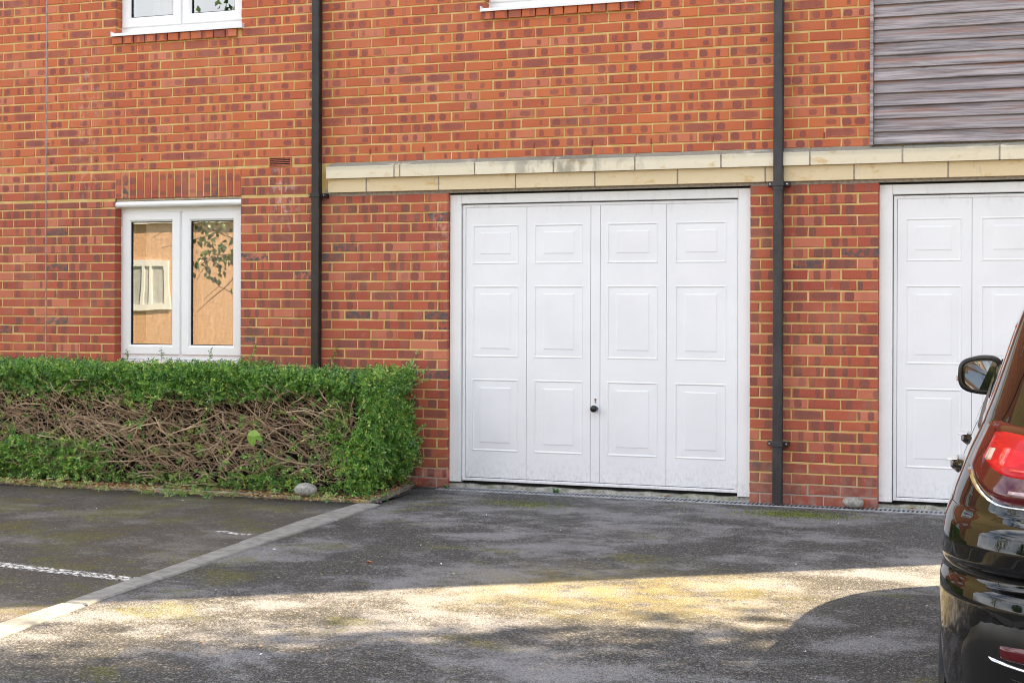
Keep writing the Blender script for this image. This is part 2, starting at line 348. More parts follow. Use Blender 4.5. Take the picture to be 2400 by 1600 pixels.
# ------------------------------------------------------------------ object helpers
class MB:
    def __init__(s): s.v = []; s.f = []; s.r = []; s.u = []; s.mi = []
    def face(s, pts, rnd=0.0, uvs=None, mi=0):
        b = len(s.v); s.v += [tuple(p) for p in pts]; s.f.append(tuple(range(b, b+len(pts)))); s.r.append(rnd); s.mi.append(mi)
        s.u += (uvs if uvs else [(0, 0)]*len(pts))
    def box(s, x0, x1, y0, y1, z0, z1, rnd=0.0, mi=0):
        p = lambda x, y, z: (x, y, z)
        for q in ([p(x0,y0,z0),p(x1,y0,z0),p(x1,y0,z1),p(x0,y0,z1)], [p(x1,y1,z0),p(x0,y1,z0),p(x0,y1,z1),p(x1,y1,z1)],
                  [p(x0,y1,z0),p(x0,y0,z0),p(x0,y0,z1),p(x0,y1,z1)], [p(x1,y0,z0),p(x1,y1,z0),p(x1,y1,z1),p(x1,y0,z1)],
                  [p(x0,y0,z1),p(x1,y0,z1),p(x1,y1,z1),p(x0,y1,z1)], [p(x0,y1,z0),p(x1,y1,z0),p(x1,y0,z0),p(x0,y0,z0)]): s.face(q, rnd, mi=mi)
    def bbox(s, x0, x1, y0, y1, z0, z1, c=.004, rnd=0.0, mi=0):
        """box with chamfered front (y0) edges"""
        a = [(x0+c,y0,z0+c),(x1-c,y0,z0+c),(x1-c,y0,z1-c),(x0+c,y0,z1-c)]; b = [(x0,y0+c,z0),(x1,y0+c,z0),(x1,y0+c,z1),(x0,y0+c,z1)]
        d = [(x0,y1,z0),(x1,y1,z0),(x1,y1,z1),(x0,y1,z1)]
        s.face(a, rnd, mi=mi)
        for i in range(4):
            j = (i+1) % 4; s.face([b[i], b[j], a[j], a[i]], rnd, mi=mi); s.face([d[i], d[j], b[j], b[i]], rnd, mi=mi)
        s.face([d[3], d[2], d[1], d[0]], rnd, mi=mi)
    def prism_x(s, prof, x0, x1, rnd=0.0, mi=0, x0f=None, x1f=None):
        """profile of (y,z) going round, extruded along x"""
        A = [(x0f(y, z) if x0f else x0, y, z) for y, z in prof]; B = [(x1f(y, z) if x1f else x1, y, z) for y, z in prof]; n = len(prof)
        for i in range(n):
            j = (i+1) % n; s.face([A[i], A[j], B[j], B[i]], rnd, mi=mi)
        s.face(A[::-1], rnd, mi=mi); s.face(B, rnd, mi=mi)
    def build(s, name, mats, parent=None, smooth=False, merge=False):
        me = bpy.data.meshes.new(name); me.from_pydata(s.v, [], s.f)
        uv = me.uv_layers.new(name='UVMap'); uv.data.foreach_set('uv', np.array(s.u, 'f').ravel())
        at = me.attributes.new('rnd', 'FLOAT', 'FACE'); at.data.foreach_set('value', np.array(s.r, 'f'))
        if not isinstance(mats, (list, tuple)): mats = [mats]
        for m in mats: me.materials.append(m)
        me.polygons.foreach_set('material_index', np.array(s.mi, 'i'))
        if merge or smooth:
            bm = bmesh.new(); bm.from_mesh(me); bmesh.ops.remove_doubles(bm, verts=bm.verts, dist=1e-5)
            bmesh.ops.recalc_face_normals(bm, faces=bm.faces); bm.to_mesh(me); bm.free()
        if smooth: me.polygons.foreach_set('use_smooth', np.ones(len(me.polygons), bool))
        me.update()
        return link(name, me, parent)
def link(name, data, parent=None):
    o = bpy.data.objects.new(name, data); C.objects.link(o)
    if parent is not None: o.parent = parent
    return o
def tag(o, label=None, cat=None, group=None, kind=None):
    if label: o['label'] = label
    if cat: o['category'] = cat
    if group: o['group'] = group
    if kind: o['kind'] = kind
    return o
def empty(name, loc=(0, 0, 0), rz=0.0):
    o = bpy.data.objects.new(name, None); C.objects.link(o); o.location = loc; o.rotation_euler = (0, 0, rz); o.empty_display_size = .2; return o
def npmesh(name, V, F, mat, parent=None, rnd=None, smooth=False):
    """V (n,3), F (m,k) numpy arrays, fast"""
    V = np.ascontiguousarray(V, 'f'); F = np.ascontiguousarray(F, 'i'); k = F.shape[1]
    me = bpy.data.meshes.new(name); me.vertices.add(len(V)); me.vertices.foreach_set('co', V.ravel())
    me.loops.add(F.size); me.loops.foreach_set('vertex_index', F.ravel())
    me.polygons.add(len(F)); me.polygons.foreach_set('loop_start', np.arange(0, F.size, k, dtype='i')); me.polygons.foreach_set('loop_total', np.full(len(F), k, 'i'))
    if rnd is not None:
        at = me.attributes.new('rnd', 'FLOAT', 'FACE'); at.data.foreach_set('value', np.ascontiguousarray(rnd, 'f'))
    me.materials.append(mat)
    if smooth: me.polygons.foreach_set('use_smooth', np.ones(len(F), bool))
    me.update(calc_edges=True); me.validate()
    return link(name, me, parent)
def tubes(paths, radii, sides=3, capr=None):
    """paths (n,k,3), radii (n,k) -> V, F(quads)"""
    n, k, _ = paths.shape
    t = np.gradient(paths, axis=1); t /= np.linalg.norm(t, axis=2, keepdims=True)+1e-9
    ref = np.where(np.abs(t[..., 2:3]) < .9, np.array([0, 0, 1.]), np.array([1., 0, 0])); a = np.cross(t, ref); a /= np.linalg.norm(a, axis=2, keepdims=True)+1e-9; b = np.cross(t, a)
    ang = np.arange(sides)*2*PI/sides
    V = paths[:, :, None, :] + radii[:, :, None, None]*(np.cos(ang)[None, None, :, None]*a[:, :, None, :] + np.sin(ang)[None, None, :, None]*b[:, :, None, :])
    idx = np.arange(n*k*sides).reshape(n, k, sides); nx = np.roll(idx, -1, axis=2)
    F = np.stack([idx[:, :-1], nx[:, :-1], nx[:, 1:], idx[:, 1:]], axis=-1).reshape(-1, 4)
    return V.reshape(-1, 3), F
def leaves(base, d, up, L, Wd, fold=.25):
    """rhombic folded leaves: base (n,3), direction d, up normal; two tris each"""
    s = np.cross(d, up); s /= np.linalg.norm(s, axis=1, keepdims=True)+1e-9; u = np.cross(s, d)
    L = L[:, None]; Wd = Wd[:, None]
    A = base; B = base + d*L*.5 + s*Wd*.5 + u*Wd*fold; T = base + d*L - u*L*.06; D = base + d*L*.5 - s*Wd*.5 + u*Wd*fold
    V = np.stack([A, B, T, D], 1).reshape(-1, 3); n = len(base); i = np.arange(n)*4
    F = np.concatenate([np.stack([i, i+1, i+2], 1), np.stack([i, i+2, i+3], 1)])
    return V, F
def unit(v): return v/(np.linalg.norm(v, axis=-1, keepdims=True)+1e-9)

# ------------------------------------------------------------------ ground
def sheet(name, pts, z, mat, kind='structure', sub=None):
    m = MB(); m.face([(x, y, z) for x, y in pts]); o = m.build(name, mat); tag(o, kind=kind); return o
tag(sheet('ground', [(-400, -400), (400, -400), (400, 400), (-400, 400)], -.06, M['far_ground']), 'wide grey ground around the buildings')
tag(sheet('driveway', [(4.02, -.16), (16, -.16), (16, -17), (5.6, -17), (4.36, -5.4), (4.18, -2.9), (4.06, -1.1)], 0.0, M['asphalt']), 'grey patchy asphalt driveway in front of the garages')
tag(sheet('driveway_apron', [(3.80, .30), (16, .30), (16, -.16), (4.02, -.16), (3.99, -1.02), (3.84, .02)], -.004, M['asphalt']), 'asphalt along the foot of the wall')
tag(sheet('parking_bay', [(-12, -1.0), (3.99, -1.0), (4.06, -1.15), (4.18, -2.9), (4.36, -5.4), (5.6, -17), (-12, -17)], -.004, M['asphalt_bay']), 'brownish mossy asphalt of the parking bay left of the edging')
tag(sheet('lawn', [(-40, -17), (40, -17), (40, -60), (-40, -60)], -.02, M['lawn']), 'grass lawn across the car park')
tag(sheet('planting_bed', [(-12, .2), (3.86, .2), (4.0, -1.0), (-12, -1.0)], .012, M['soil']), 'bare soil of the planting bed under the hedge')

# concrete edging running from the bed towards the camera, flush with the asphalt
edge_pts = [(3.935, -1.10, 4.100), (3.955, -1.90, 4.165), (4.048, -2.93, 4.200), (4.140, -4.06, 4.275), (4.200, -4.74, 4.325), (4.250, -5.75, 4.43), (4.42, -7.0, 4.60), (4.62, -8.3, 4.80), (4.8, -9.6, 4.98)]
edging = empty('concrete_edging', (4.0, -1.1, 0)); tag(edging, 'flush concrete edging strip dividing the parking bay from the driveway', 'edging')
for i in range(len(edge_pts)-1):
    (xl, y, xr), (xl2, y2, xr2) = edge_pts[i], edge_pts[i+1]
    g = .011; m = MB(); z = .012 + .002*math.sin(i*2.3)
    a = [(xl2-4, y2+1.1+g), (xr2-4, y2+1.1+g), (xr-4, y+1.1-g), (xl-4, y+1.1-g)]; c = .008
    cx = sum(p[0] for p in a)/4; cy = sum(p[1] for p in a)/4
    inn = [(p[0]+(c if p[0] < cx else -c), p[1]+(c if p[1] < cy else -c)) for p in a]
    m.face([(p[0], p[1], z) for p in inn])
    for k in range(4):
        j = (k+1) % 4; m.face([(*a[k], z-c), (*a[j], z-c), (*inn[j], z), (*inn[k], z)]); m.face([(*a[k], -.05), (*a[j], -.05), (*a[j], z-c), (*a[k], z-c)])
    m.build('edging_block', M['concrete'], edging)
kerb = empty('bed_kerb', (4.0, -1.0, 0)); tag(kerb, 'low narrow concrete kerb around the hedge bed', 'kerb')
kx = [4.0, 3.12, 2.2, 1.28, .36, -.56, -1.5, -2.4, -12]
for i in range(len(kx)-1):
    m = MB(); m.bbox(kx[i+1]-4+.005, kx[i]-4-.005, -.024, .026, -.05, .016+.004*math.sin(i*1.7), .006); m.build('kerb_block', M['concrete_kerb'], kerb)
for i in range(1):
    m = MB(); m.prism_x([(0, 0), (0, .03), (.055, .03), (.055, 0)], 0, 1.0); o = m.build('kerb_block', M['concrete_kerb'], kerb)
    a = Vector((4.015, -.965)); b = Vector((3.86, .06)); d = (b-a).normalized()
    o.location = (a.x-4, a.y+1, -.004); o.rotation_euler = (0, 0, math.atan2(d.y, d.x)); o.scale = ((b-a).length, 1, 1)
# worn parking lines
def line_sheet(pts, w, z=.0):
    m = MB(); n = len(pts); vs, f, e = [], [], []
    for i, (x, y) in enumerate(pts):
        for k in range(5):
            vs.append((x, y-w/2+w*k/4, z)); e.append(1-abs(k-2)/2.0)
    for i in range(n-1):
        for k in range(4): f.append((i*5+k, (i+1)*5+k, (i+1)*5+k+1, i*5+k+1))
    me = bpy.data.meshes.new('parking_line'); me.from_pydata(vs, [], f); at = me.attributes.new('edge', 'FLOAT', 'POINT'); at.data.foreach_set('value', np.array(e, 'f'))
    me.materials.append(M['line_paint']); return tag(link('parking_line', me), kind='structure')
tag(line_sheet([(x, -3.90-.19*(x-2.6)/1.54) for x in np.linspace(-6, 4.12, 40)], .125), 'worn white parking line ending at the edging')
tag(line_sheet([(3.66+.045*i, -2.545-.006*i+.016*math.sin(i*1.1)) for i in range(7)], .060), 'short flaked scrap of white line paint')

# ------------------------------------------------------------------ building
H0 = 3.4554                     # a bed joint of the upper wall
HL = 2.1695                     # a bed joint of the garage piers
house = empty('brick_building', (0, 0, 0))
tag(house, 'red brick building with yellow mortar, white windows and two white garage doors', 'building')
BX0, BX1, BT = -10.0, 11.0, 10.2
LW = (1.14, 2.335, .90, 2.255); UW = (1.14, 2.335, 3.605, 4.75); RW = (4.43, 5.615, 3.605, 4.75)
G1 = (4.133, 6.455, -.2, 2.237); G2 = (7.342, 9.664, -.2, 2.237)
# wall body in mortar, pieced round the openings (recessed 9 mm behind the brick faces)
wb = MB(); ins = .004
holes = [LW, UW, RW, G1, G2]
xs = sorted({BX0, BX1} | {h[0]-ins for h in holes} | {h[1]+ins for h in holes}); zs = sorted({-.3, BT} | {h[2]-ins for h in holes} | {h[3]+ins for h in holes})
for i in range(len(xs)-1):
    k = 0
    while k < len(zs)-1:
        def inside(k):
            cx = (xs[i]+xs[i+1])/2; cz = (zs[k]+zs[k+1])/2
            return any(h[0] < cx < h[1] and h[2] < cz < h[3] for h in holes)
        if inside(k): k += 1; continue
        j = k
        while j+1 < len(zs)-1 and not inside(j+1): j += 1
        wb.box(xs[i], xs[i+1], .0045, .30, zs[k], zs[j+1]); k = j+1
wall = wb.build('wall', M['mortar'], house)
env = MB(); env.box(BX0, BX0+.25, .30, 9, -.3, BT); env.box(BX1-.25, BX1, .30, 9, -.3, BT); env.box(BX0, BX1, 8.75, 9, -.3, BT)
env.build('outer_wall', M['opp_brick'], house)
rf = MB(); rf.prism_x([(-.0, BT), (9.2, BT), (9.2, BT+.12), (4.6, BT+2.6), (-.0, BT+.12)], BX0-.0, BX1+.0); rf.build('roof', M['roof_tile'], house)

# ---- bricks
def brick_faces(m, x0, x1, z0, z1, y, depth, rnd, ox=0, oz=0, jit=.0022, c=.0028):
    """one brick: chamfered face and four returns, uv measured in metres from its centre"""
    L = x1-x0; Hh = z1-z0; cx = (x0+x1)/2; cz = (z0+z1)/2
    j = lambda: random.uniform(-jit, jit)
    a = [(x0+c+j(), y+j()*.6, z0+c+j()), (x1-c+j(), y+j()*.6, z0+c+j()), (x1-c+j(), y+j()*.6, z1-c+j()), (x0+c+j(), y+j()*.6, z1-c+j())]
    b = [(x0+j(), y+.003, z0+j()), (x1+j(), y+.003, z0+j()), (x1+j(), y+.003, z1+j()), (x0+j(), y+.003, z1+j())]
    d = [(p[0], y+depth, p[2]) for p in b]
    U = lambda p: (p[0]-cx, p[2]-cz)
    S = lambda p: (p[0]-cx+(p[1]-y)*(1 if p[0] > cx else -1), p[2]-cz)
    sh = lambda ps: [(p[0]-ox, p[1], p[2]-oz) for p in ps]
    m.face(sh(a), rnd, [U(p) for p in a])
    for i in range(4):
        k = (i+1) % 4
        m.face(sh([b[i], b[k], a[k], a[i]]), rnd, [U(b[i]), U(b[k]), U(a[k]), U(a[i])])
        m.face(sh([d[i], d[k], b[k], b[i]]), rnd, [S(d[i]), S(d[k]), S(b[k]), S(b[i])])
zones = [LW, (1.14, 2.335, 2.25, 2.4804), UW, (1.103, 2.335, 3.53, 3.61), RW, (4.403, 5.615, 3.53, 3.61), G1, G2,
         (3.10, BX1+1, 2.236, 2.496), (7.288, 9.85, 2.40, 9), (2.590, 2.794, 2.478, 2.557), (.446, .454, -1, 9)]
def sub_iv(ivs, a, b):
    out = []
    for p, q in ivs:
        if b <= p or a >= q: out.append((p, q)); continue
        if p < a: out.append((p, a))
        if q > b: out.append((b, q))
    return out
bricks = []
def lay(xa, xb, zb, zmin, zmax, offset_fn):
    k = 0
    while True:
        z1 = zb - .075*k - .0058; z0 = z1 - .0634
        if z1 < zmin: break
        if z0 < zmax:
            n0 = int(xa/.225)-2; par = offset_fn(k); x = (n0*.225)+par
            while x < xb:
                jx = random.uniform(-.0025, .0025); ea, eb = x+.0055+jx, x+.2195+jx
                for (a, b, c, d) in zones[:8]:
                    if c < z1-.03 and d > z0+.03:
                        if -.06 < a-eb < .06: eb = a
                        if -.06 < ea-b < .06: ea = b
                if not any(c < z1-.03 and d > z0+.03 and (0 < ea-b < .001 or False) for (a, b, c, d) in zones[:8]) : pass
                ivs = [(max(ea, xa), min(eb, xb))]
                lo, hi = max(z0, zmin), min(z1, zmax)
                for (a, b, c, d) in zones:
                    if c >= hi-.004 or d <= lo+.004: continue
                    cov = min(d, hi)-max(c, lo)
                    if cov > .35*(hi-lo): ivs = sub_iv(ivs, a+0.0, b)
                    elif c > lo: hi = min(hi, c)
                    else: lo = max(lo, d)
                dz = random.uniform(-.0012, .0012)
                for p, q in ivs:
                    if q-p > .062 and hi-lo > .014: bricks.append((p, q, lo+dz, hi+dz, random.uniform(-.0018, .0018)))
                x += .225
        k += 1
# upper wall and the whole left bay share one coursing, the garage piers another
TOP = 5.2
lay(-1.2, 3.05, H0+.075*24, -.01, 2.496, lambda k: 0.0 if (k % 2) else .1125)
lay(-1.2, BX1, H0+.075*24, 2.496, TOP, lambda k: 0.0 if (k % 2) else .1125)
lay(3.05, BX1, HL+.075, -.004, 2.236, lambda k: (.0) if (k % 2) else .1125)
def pix_area(b):
    cx = (b[0]+b[1])/2; cz = (b[2]+b[3])/2
    v = Vector((cx-8.5743, 10.57, cz-1.4043)); dep = v.dot(-_b); rt = v.dot(_r)
    px = 512+rt/dep*1504.8; py = 303+-(v.z)/dep*1504.8
    if not (-5 < px < 1029 and -5 < py < 687): return 0
    if px > 935 and py > 330: return 0
    if px < 412 and py > 372: return 0
    return (b[1]-b[0])*(b[3]-b[2])/dep**3
bricks.sort(key=pix_area, reverse=True)
NB = 300
variants = {}
for b in bricks[:NB]:
    x0, x1, z0, z1, dy = b; L = round(x1-x0, 3); Hh = round(z1-z0, 3)
    full = abs(L-.214) < .004 and abs(Hh-.0634) < .001
    key = ('full', random.randrange(16)) if full else (L, Hh, random.random())
    if key not in variants:
        m = MB(); w = .214 if full else L
        brick_faces(m, -w/2, w/2, -Hh/2, Hh/2, 0, .10, random.random()); o = m.build('brick', M['brick'], wall); variants[key] = o.data
    else: o = link('brick', variants[key], wall)
    o.location = ((x0+x1)/2, dy, (z0+z1)/2); o.rotation_euler = (0, random.uniform(-.004, .004), 0)
m = MB()
for x0, x1, z0, z1, dy in bricks[NB:]: brick_faces(m, x0, x1, z0, z1, dy, .10, random.random())
bf = m.build('brick', M['brick'], wall); tag(bf, 'the remaining red stretcher bricks of the wall', kind='stuff')
# bricks above the frame are told apart by the material only
# ---- soldier course over the lower window
sj = [1.143, 1.204, 1.275, 1.349, 1.422, 1.492, 1.565, 1.639, 1.711, 1.780, 1.848, 1.917, 1.987, 2.052, 2.127, 2.197, 2.268, 2.336]
def upright(name, x0, x1, z0, z1, y, depth):
    m = MB(); cx, cz = (x0+x1)/2, (z0+z1)/2; L, Hh = x1-x0, z1-z0
    brick_faces(m, -L/2, L/2, -Hh/2, Hh/2, 0, depth, random.random())
    m.u = [(v, u) for u, v in m.u] if Hh > L else m.u
    o = m.build(name, M['brick'], wall); o.location = (cx, y, cz); o.rotation_euler = (0, random.uniform(-.008, .008), 0); return o
for i in range(len(sj)-1): upright('arch_brick', sj[i]+.0055, sj[i+1]-.0055, 2.256+random.uniform(-.003, .003), 2.474, random.uniform(-.002, .002), .1)
# ---- projecting header sills under the upper windows
def sill_row(x0, x1, n):
    w = (x1-x0)/n
    for i in range(n): upright('sill_brick', x0+i*w+.005+random.uniform(-.002, .002), x0+(i+1)*w-.005, 3.537, 3.598, -.022+random.uniform(-.002, .002), .1)
sill_row(1.112, 2.305, 11); sill_row(4.406, 5.612, 11)
# ---- air brick, sealant joint, weep holes
ab = MB(); ab.box(-.101, -.0985, .0, .03, -.036, .036)
for z in (-.0335, .0335): ab.box(-.098, .098, -.006, .006, z-.0035, z+.0035)
for x in (-.095, .095): ab.box(x-.004, x+.004, -.0055, .006, -.030, .030)
abo = ab.build('air_brick', M['terracotta'], house); abo.location = (2.692, 0, 2.5179); abo['label'] = 'terracotta air brick set beside the left downpipe'
vb = MB(); vb.box(-.0985, .0985, .0036, .03, -.036, .036); vb.build('vent_shade_plate', M['void_black'], abo)  # solid black plate, its colour standing in for the shade inside the vent
for i in range(4):
    lm = MB(); lm.prism_x([(-.005, -.0045), (-.005, -.0010), (.0032, .0030), (.0032, .0000)], -.091, .091); lo = lm.build('louvre', M['terracotta'], abo); lo.location = (0, 0, -.0225+.015*i)
n = 60; zz = np.linspace(-.05, 6, n); m = MB()
for i in range(n-1):
    xa = .45+.0016*math.sin(zz[i]*21); xb = .45+.0016*math.sin(zz[i+1]*21); w = .0052
    m.face([(xa-w, -.001, zz[i]), (xa, -.004, zz[i]), (xb, -.004, zz[i+1]), (xb-w, -.001, zz[i+1])]); m.face([(xa, -.004, zz[i]), (xa+w, -.001, zz[i]), (xb+w, -.001, zz[i+1]), (xb, -.004, zz[i+1])])
m.build('sealant_joint', M['sealant'], house, merge=True, smooth=True)
wm = MB(); wm.bbox(-.006, .006, -.004, .02, -.020, .020, .002); wme = None
def weep(x, z, h=1.0):
    global wme
    if wme is None: o = wm.build('weep_vent', M['weep_plastic'], wall); wme = o.data
    else: o = link('weep_vent', wme, wall)
    o.location = (x, -.001, z); o.scale = (1, 1, h)
for x in (3.48, 3.93, 4.38, 4.83, 5.28, 5.73, 6.18, 6.97): weep(x, 2.578)
for x in (.50, .95, 1.40, 1.85, 2.30): weep(x, 2.578, .5)
for x in (.455, .455): weep(x+.014, 2.64+.1*random.random(), .3)
# ---- stone band
band = empty('stone_band', (0, 0, 0)); band.parent = house; band['label'] = 'two course pale yellow stone band above the garages'
uj = [3.128, 3.716, 3.764, 4.381, 5.006, 5.627, 6.258, 6.883, 7.508, 8.136, 8.76, 9.385, 10.01, 10.63, 11.0]
lj = [3.128, 3.464, 4.072, 4.696, 5.314, 5.934, 6.567, 7.181, 7.805, 8.43, 9.05, 9.68, 10.30, 11.0]
def stone(prof, x0, x1, y, first, mat):
    m = MB(); cx = (x0+x1)/2
    fn = (lambda yy, z: x0-cx + (.032 if (first and z > 2.48) else 0))
    m.prism_x(prof, x0-cx, x1-cx, x0f=fn)
    o = m.build('stone_block', mat, band); o.location = (cx, y, 0)
    bv = o.modifiers.new('bevel', 'BEVEL'); bv.width = .003; bv.segments = 2; bv.limit_method = 'ANGLE'
    return o
for i in range(len(uj)-1):
    dy = random.uniform(-.002, .002)
    stone([(.06, 2.368), (.06, 2.495), (.0, 2.494), (-.068, 2.460), (-.070, 2.452), (-.070, 2.368)], uj[i]+.006, uj[i+1]-.006, dy, i == 0, M['stone'])
for i in range(len(lj)-1):
    stone([(.06, 2.262), (.06, 2.366), (-.034, 2.366), (-.034, 2.262)], lj[i]+.006, lj[i+1]-.006, random.uniform(-.002, .002), False, M['stone'])
m = MB(); m.prism_x([(.05, 2.255), (.05, 2.486), (.0, 2.486), (-.064, 2.456), (-.066, 2.370), (-.030, 2.370), (-.030, 2.264), (.002, 2.264), (.002, 2.240)], 3.136, 10.99)
m.build('joint_mortar', M['grey_mortar'], band)

# ---- timber cladding
clad = empty('timber_cladding', (7.29, 0, 2.5)); clad.parent = house; clad['label'] = 'weathered grey horizontal timber boards beside the second downpipe'
bz = [2.497+.0869*i for i in range(27)]; bm_c = None
for i in range(26):
    m = MB(); h = .0869
    pr = [(.03, .0), (.03, h+.01), (-.008, h+.006), (-.014, h-.004), (-.033, .014), (-.035, .003), (-.026, .0)]
    pr = [(y+random.uniform(-.0015, .0015), z) for y, z in pr]
    m.prism_x(pr, 0, 2.5); o = m.build('board', M['cedar'], clad); o.location = (.022, 0, bz[i]-2.5+random.uniform(-.0015, .0015)); o.rotation_euler = (0, random.uniform(-.0006, .0006), 0)
m = MB(); m.bbox(-.003, .020, -.048, .03, -.008, 2.4, .002); m.build('corner_trim', M['cedar'], clad)
m = MB(); m.bbox(2.535, 2.56, -.048, .03, -.008, 2.4, .002); m.build('corner_trim', M['cedar'], clad)

# ---- windows
def ring(m, x0, x1, z0, z1, w, y0, y1, c=.006):
    """a mitred frame: bevelled four-sided moulding"""
    out = [(x0, z0), (x1, z0), (x1, z1), (x0, z1)]; inn = [(x0+w, z0+w), (x1-w, z0+w), (x1-w, z1-w), (x0+w, z1-w)]
    oc = [(x0+c, z0+c), (x1-c, z0+c), (x1-c, z1-c), (x0+c, z1-c)]; ic = [(x0+w-c*2.2, z0+w-c*2.2), (x1-w+c*2.2, z0+w-c*2.2), (x1-w+c*2.2, z1-w+c*2.2), (x0+w-c*2.2, z1-w+c*2.2)]
    for i in range(4):
        j = (i+1) % 4; P = lambda q, y: (q[0], y, q[1])
        m.face([P(oc[i], y0), P(oc[j], y0), P(ic[j], y0), P(ic[i], y0)])
        m.face([P(out[i], y0+c), P(out[j], y0+c), P(oc[j], y0), P(oc[i], y0)]); m.face([P(ic[i], y0), P(ic[j], y0), P(inn[j], y0+c*1.6), P(inn[i], y0+c*1.6)])
        m.face([P(out[i], y1), P(out[j], y1), P(out[j], y0+c), P(out[i], y0+c)]); m.face([P(inn[i], y0+c*1.6), P(inn[j], y0+c*1.6), P(inn[j], y1), P(inn[i], y1)])
def window(label, x0, x1, z0, z1, sill, drip):
    w = empty('window', (x0, .09, z0)); w.parent = house; w['label'] = label
    m = MB(); L = x1-x0; Hh = z1-z0; ring(m, 0, L, 0, Hh, .050, 0, .06, .005); m.box(L/2-.026, L/2+.026, .001, .055, .05, Hh-.05); m.build('frame', M['upvc_white'], w)
    for s in (0, 1):
        a = .040 if s == 0 else L/2+.008; b = L/2-.008 if s == 0 else L-.040
        m = MB(); ring(m, a, b, .040, Hh-.040, .082, -.016, .05, .007); sa = m.build('sash', M['upvc_white'], w)
        m = MB(); ring(m, a+.082, b-.082, .122, Hh-.122, .006, .000, .04, .001); m.build('gasket', M['rubber'], w)
        m = MB(); m.face([(a+.084, .012, .124), (b-.084, .012, .124), (b-.084, .012, Hh-.124), (a+.084, .012, Hh-.124)]); m.build('pane', M['glass'], w)
    if sill:
        m = MB(); xa, xb = 1.13-1.117, L+.012
        m.prism_x([(.02, .000), (.02, -.004), (-.124, -.022), (-.128, -.026), (-.128, -.046), (-.120, -.046), (-.118, -.030), (.02, -.014)], .012, L+.016); m.build('sill', M['upvc_white'], w)
        for x in (.006, L+.010):
            m = MB(); m.bbox(x, x+.008, -.131, -.06, -.050, -.006, .003); m.build('sill_end_cap', M['upvc_white'], w)
    if drip:
        m = MB(); n = 9; pr = [(-.062-.024*math.sin(PI*i/(n-1)), Hh+.020-.026*math.cos(PI*i/(n-1))) for i in range(n)]
        pr = [(.0, Hh-.006)]+pr+[(.0, Hh+.046)]
        m.prism_x(pr, .020, L+.000); o = m.build('head_drip', M['upvc_white'], w, merge=True)
        m = MB(); m.box(.03, L-.003, -.074, .03, Hh+.048, Hh+.066); m.build('head_sealant', M['beige_sealant'], w)
    # the dark room behind it
    m = MB(); X0, X1, Z0, Z1, D = -.4, L+.4, -.7, Hh+.4, 2.8
    q = [[(X0, .22, Z0), (X0, D, Z0), (X0, D, Z1), (X0, .22, Z1)], [(X1, D, Z0), (X1, .22, Z0), (X1, .22, Z1), (X1, D, Z1)], [(X0, D, Z0), (X1, D, Z0), (X1, D, Z1), (X0, D, Z1)],
         [(X0, .22, Z1), (X0, D, Z1), (X1, D, Z1), (X1, .22, Z1)], [(X0, D, Z0), (X0, .22, Z0), (X1, .22, Z0), (X1, D, Z0)]]
    for f in q: m.face(f)
    m.build('room_interior', M['room_wall'], w)
    return w
window('lower white two-sash window just above the hedge, under the brick soldier arch', 1.117, 2.338, .928, 2.190, False, True)
window('upper white two-sash window with grey curtains over a projecting brick sill', 1.112, 2.344, 3.645, 4.75, True, False)
window('upper white window above the middle garage, cut by the top edge of the photo', 4.402, 5.632, 3.640, 4.75, True, False)
m = MB(); m.box(1.18, 2.28, .075, .20, .868, .926); m.build('window_sill', M['upvc_white'], house)
def curtain(x0, x1, y, z0, z1, mat, lab, folds=9, amp=.025, grp=None):
    n = 90; V = []; F = []
    for i in range(n+1):
        x = x0+(x1-x0)*i/n; yy = y+amp*math.sin(i/n*folds*2*PI)+amp*.4*math.sin(i/n*folds*4.7)
        V += [(x, yy, z0), (x, yy, z1)]
        if i < n: F.append((2*i, 2*i+2, 2*i+3, 2*i+1))
    V2 = [(a, b+.003, c) for a, b, c in V]; k = len(V)
    me = bpy.data.meshes.new('curtain'); me.from_pydata(V+V2, [], F+[tuple(k+q for q in f[::-1]) for f in F]); me.materials.append(mat)
    me.polygons.foreach_set('use_smooth', np.ones(len(me.polygons), bool)); return tag(link('curtain', me), lab, 'curtain', grp)
curtain(1.33, 1.70, .26, 3.4, 4.9, M['curtain_grey'], 'grey curtain hanging behind the left pane of the upper left window', 4, .02, 'curtains of the upper left window')
curtain(2.08, 2.33, .26, 3.4, 4.9, M['curtain_grey'], 'grey curtain hanging behind the right pane of the upper left window', 3, .02, 'curtains of the upper left window')
curtain(1.33, 2.36, .172, .6, 2.5, M['blind_cream'], 'pale cream curtain hanging behind the lower window', 6, .008)

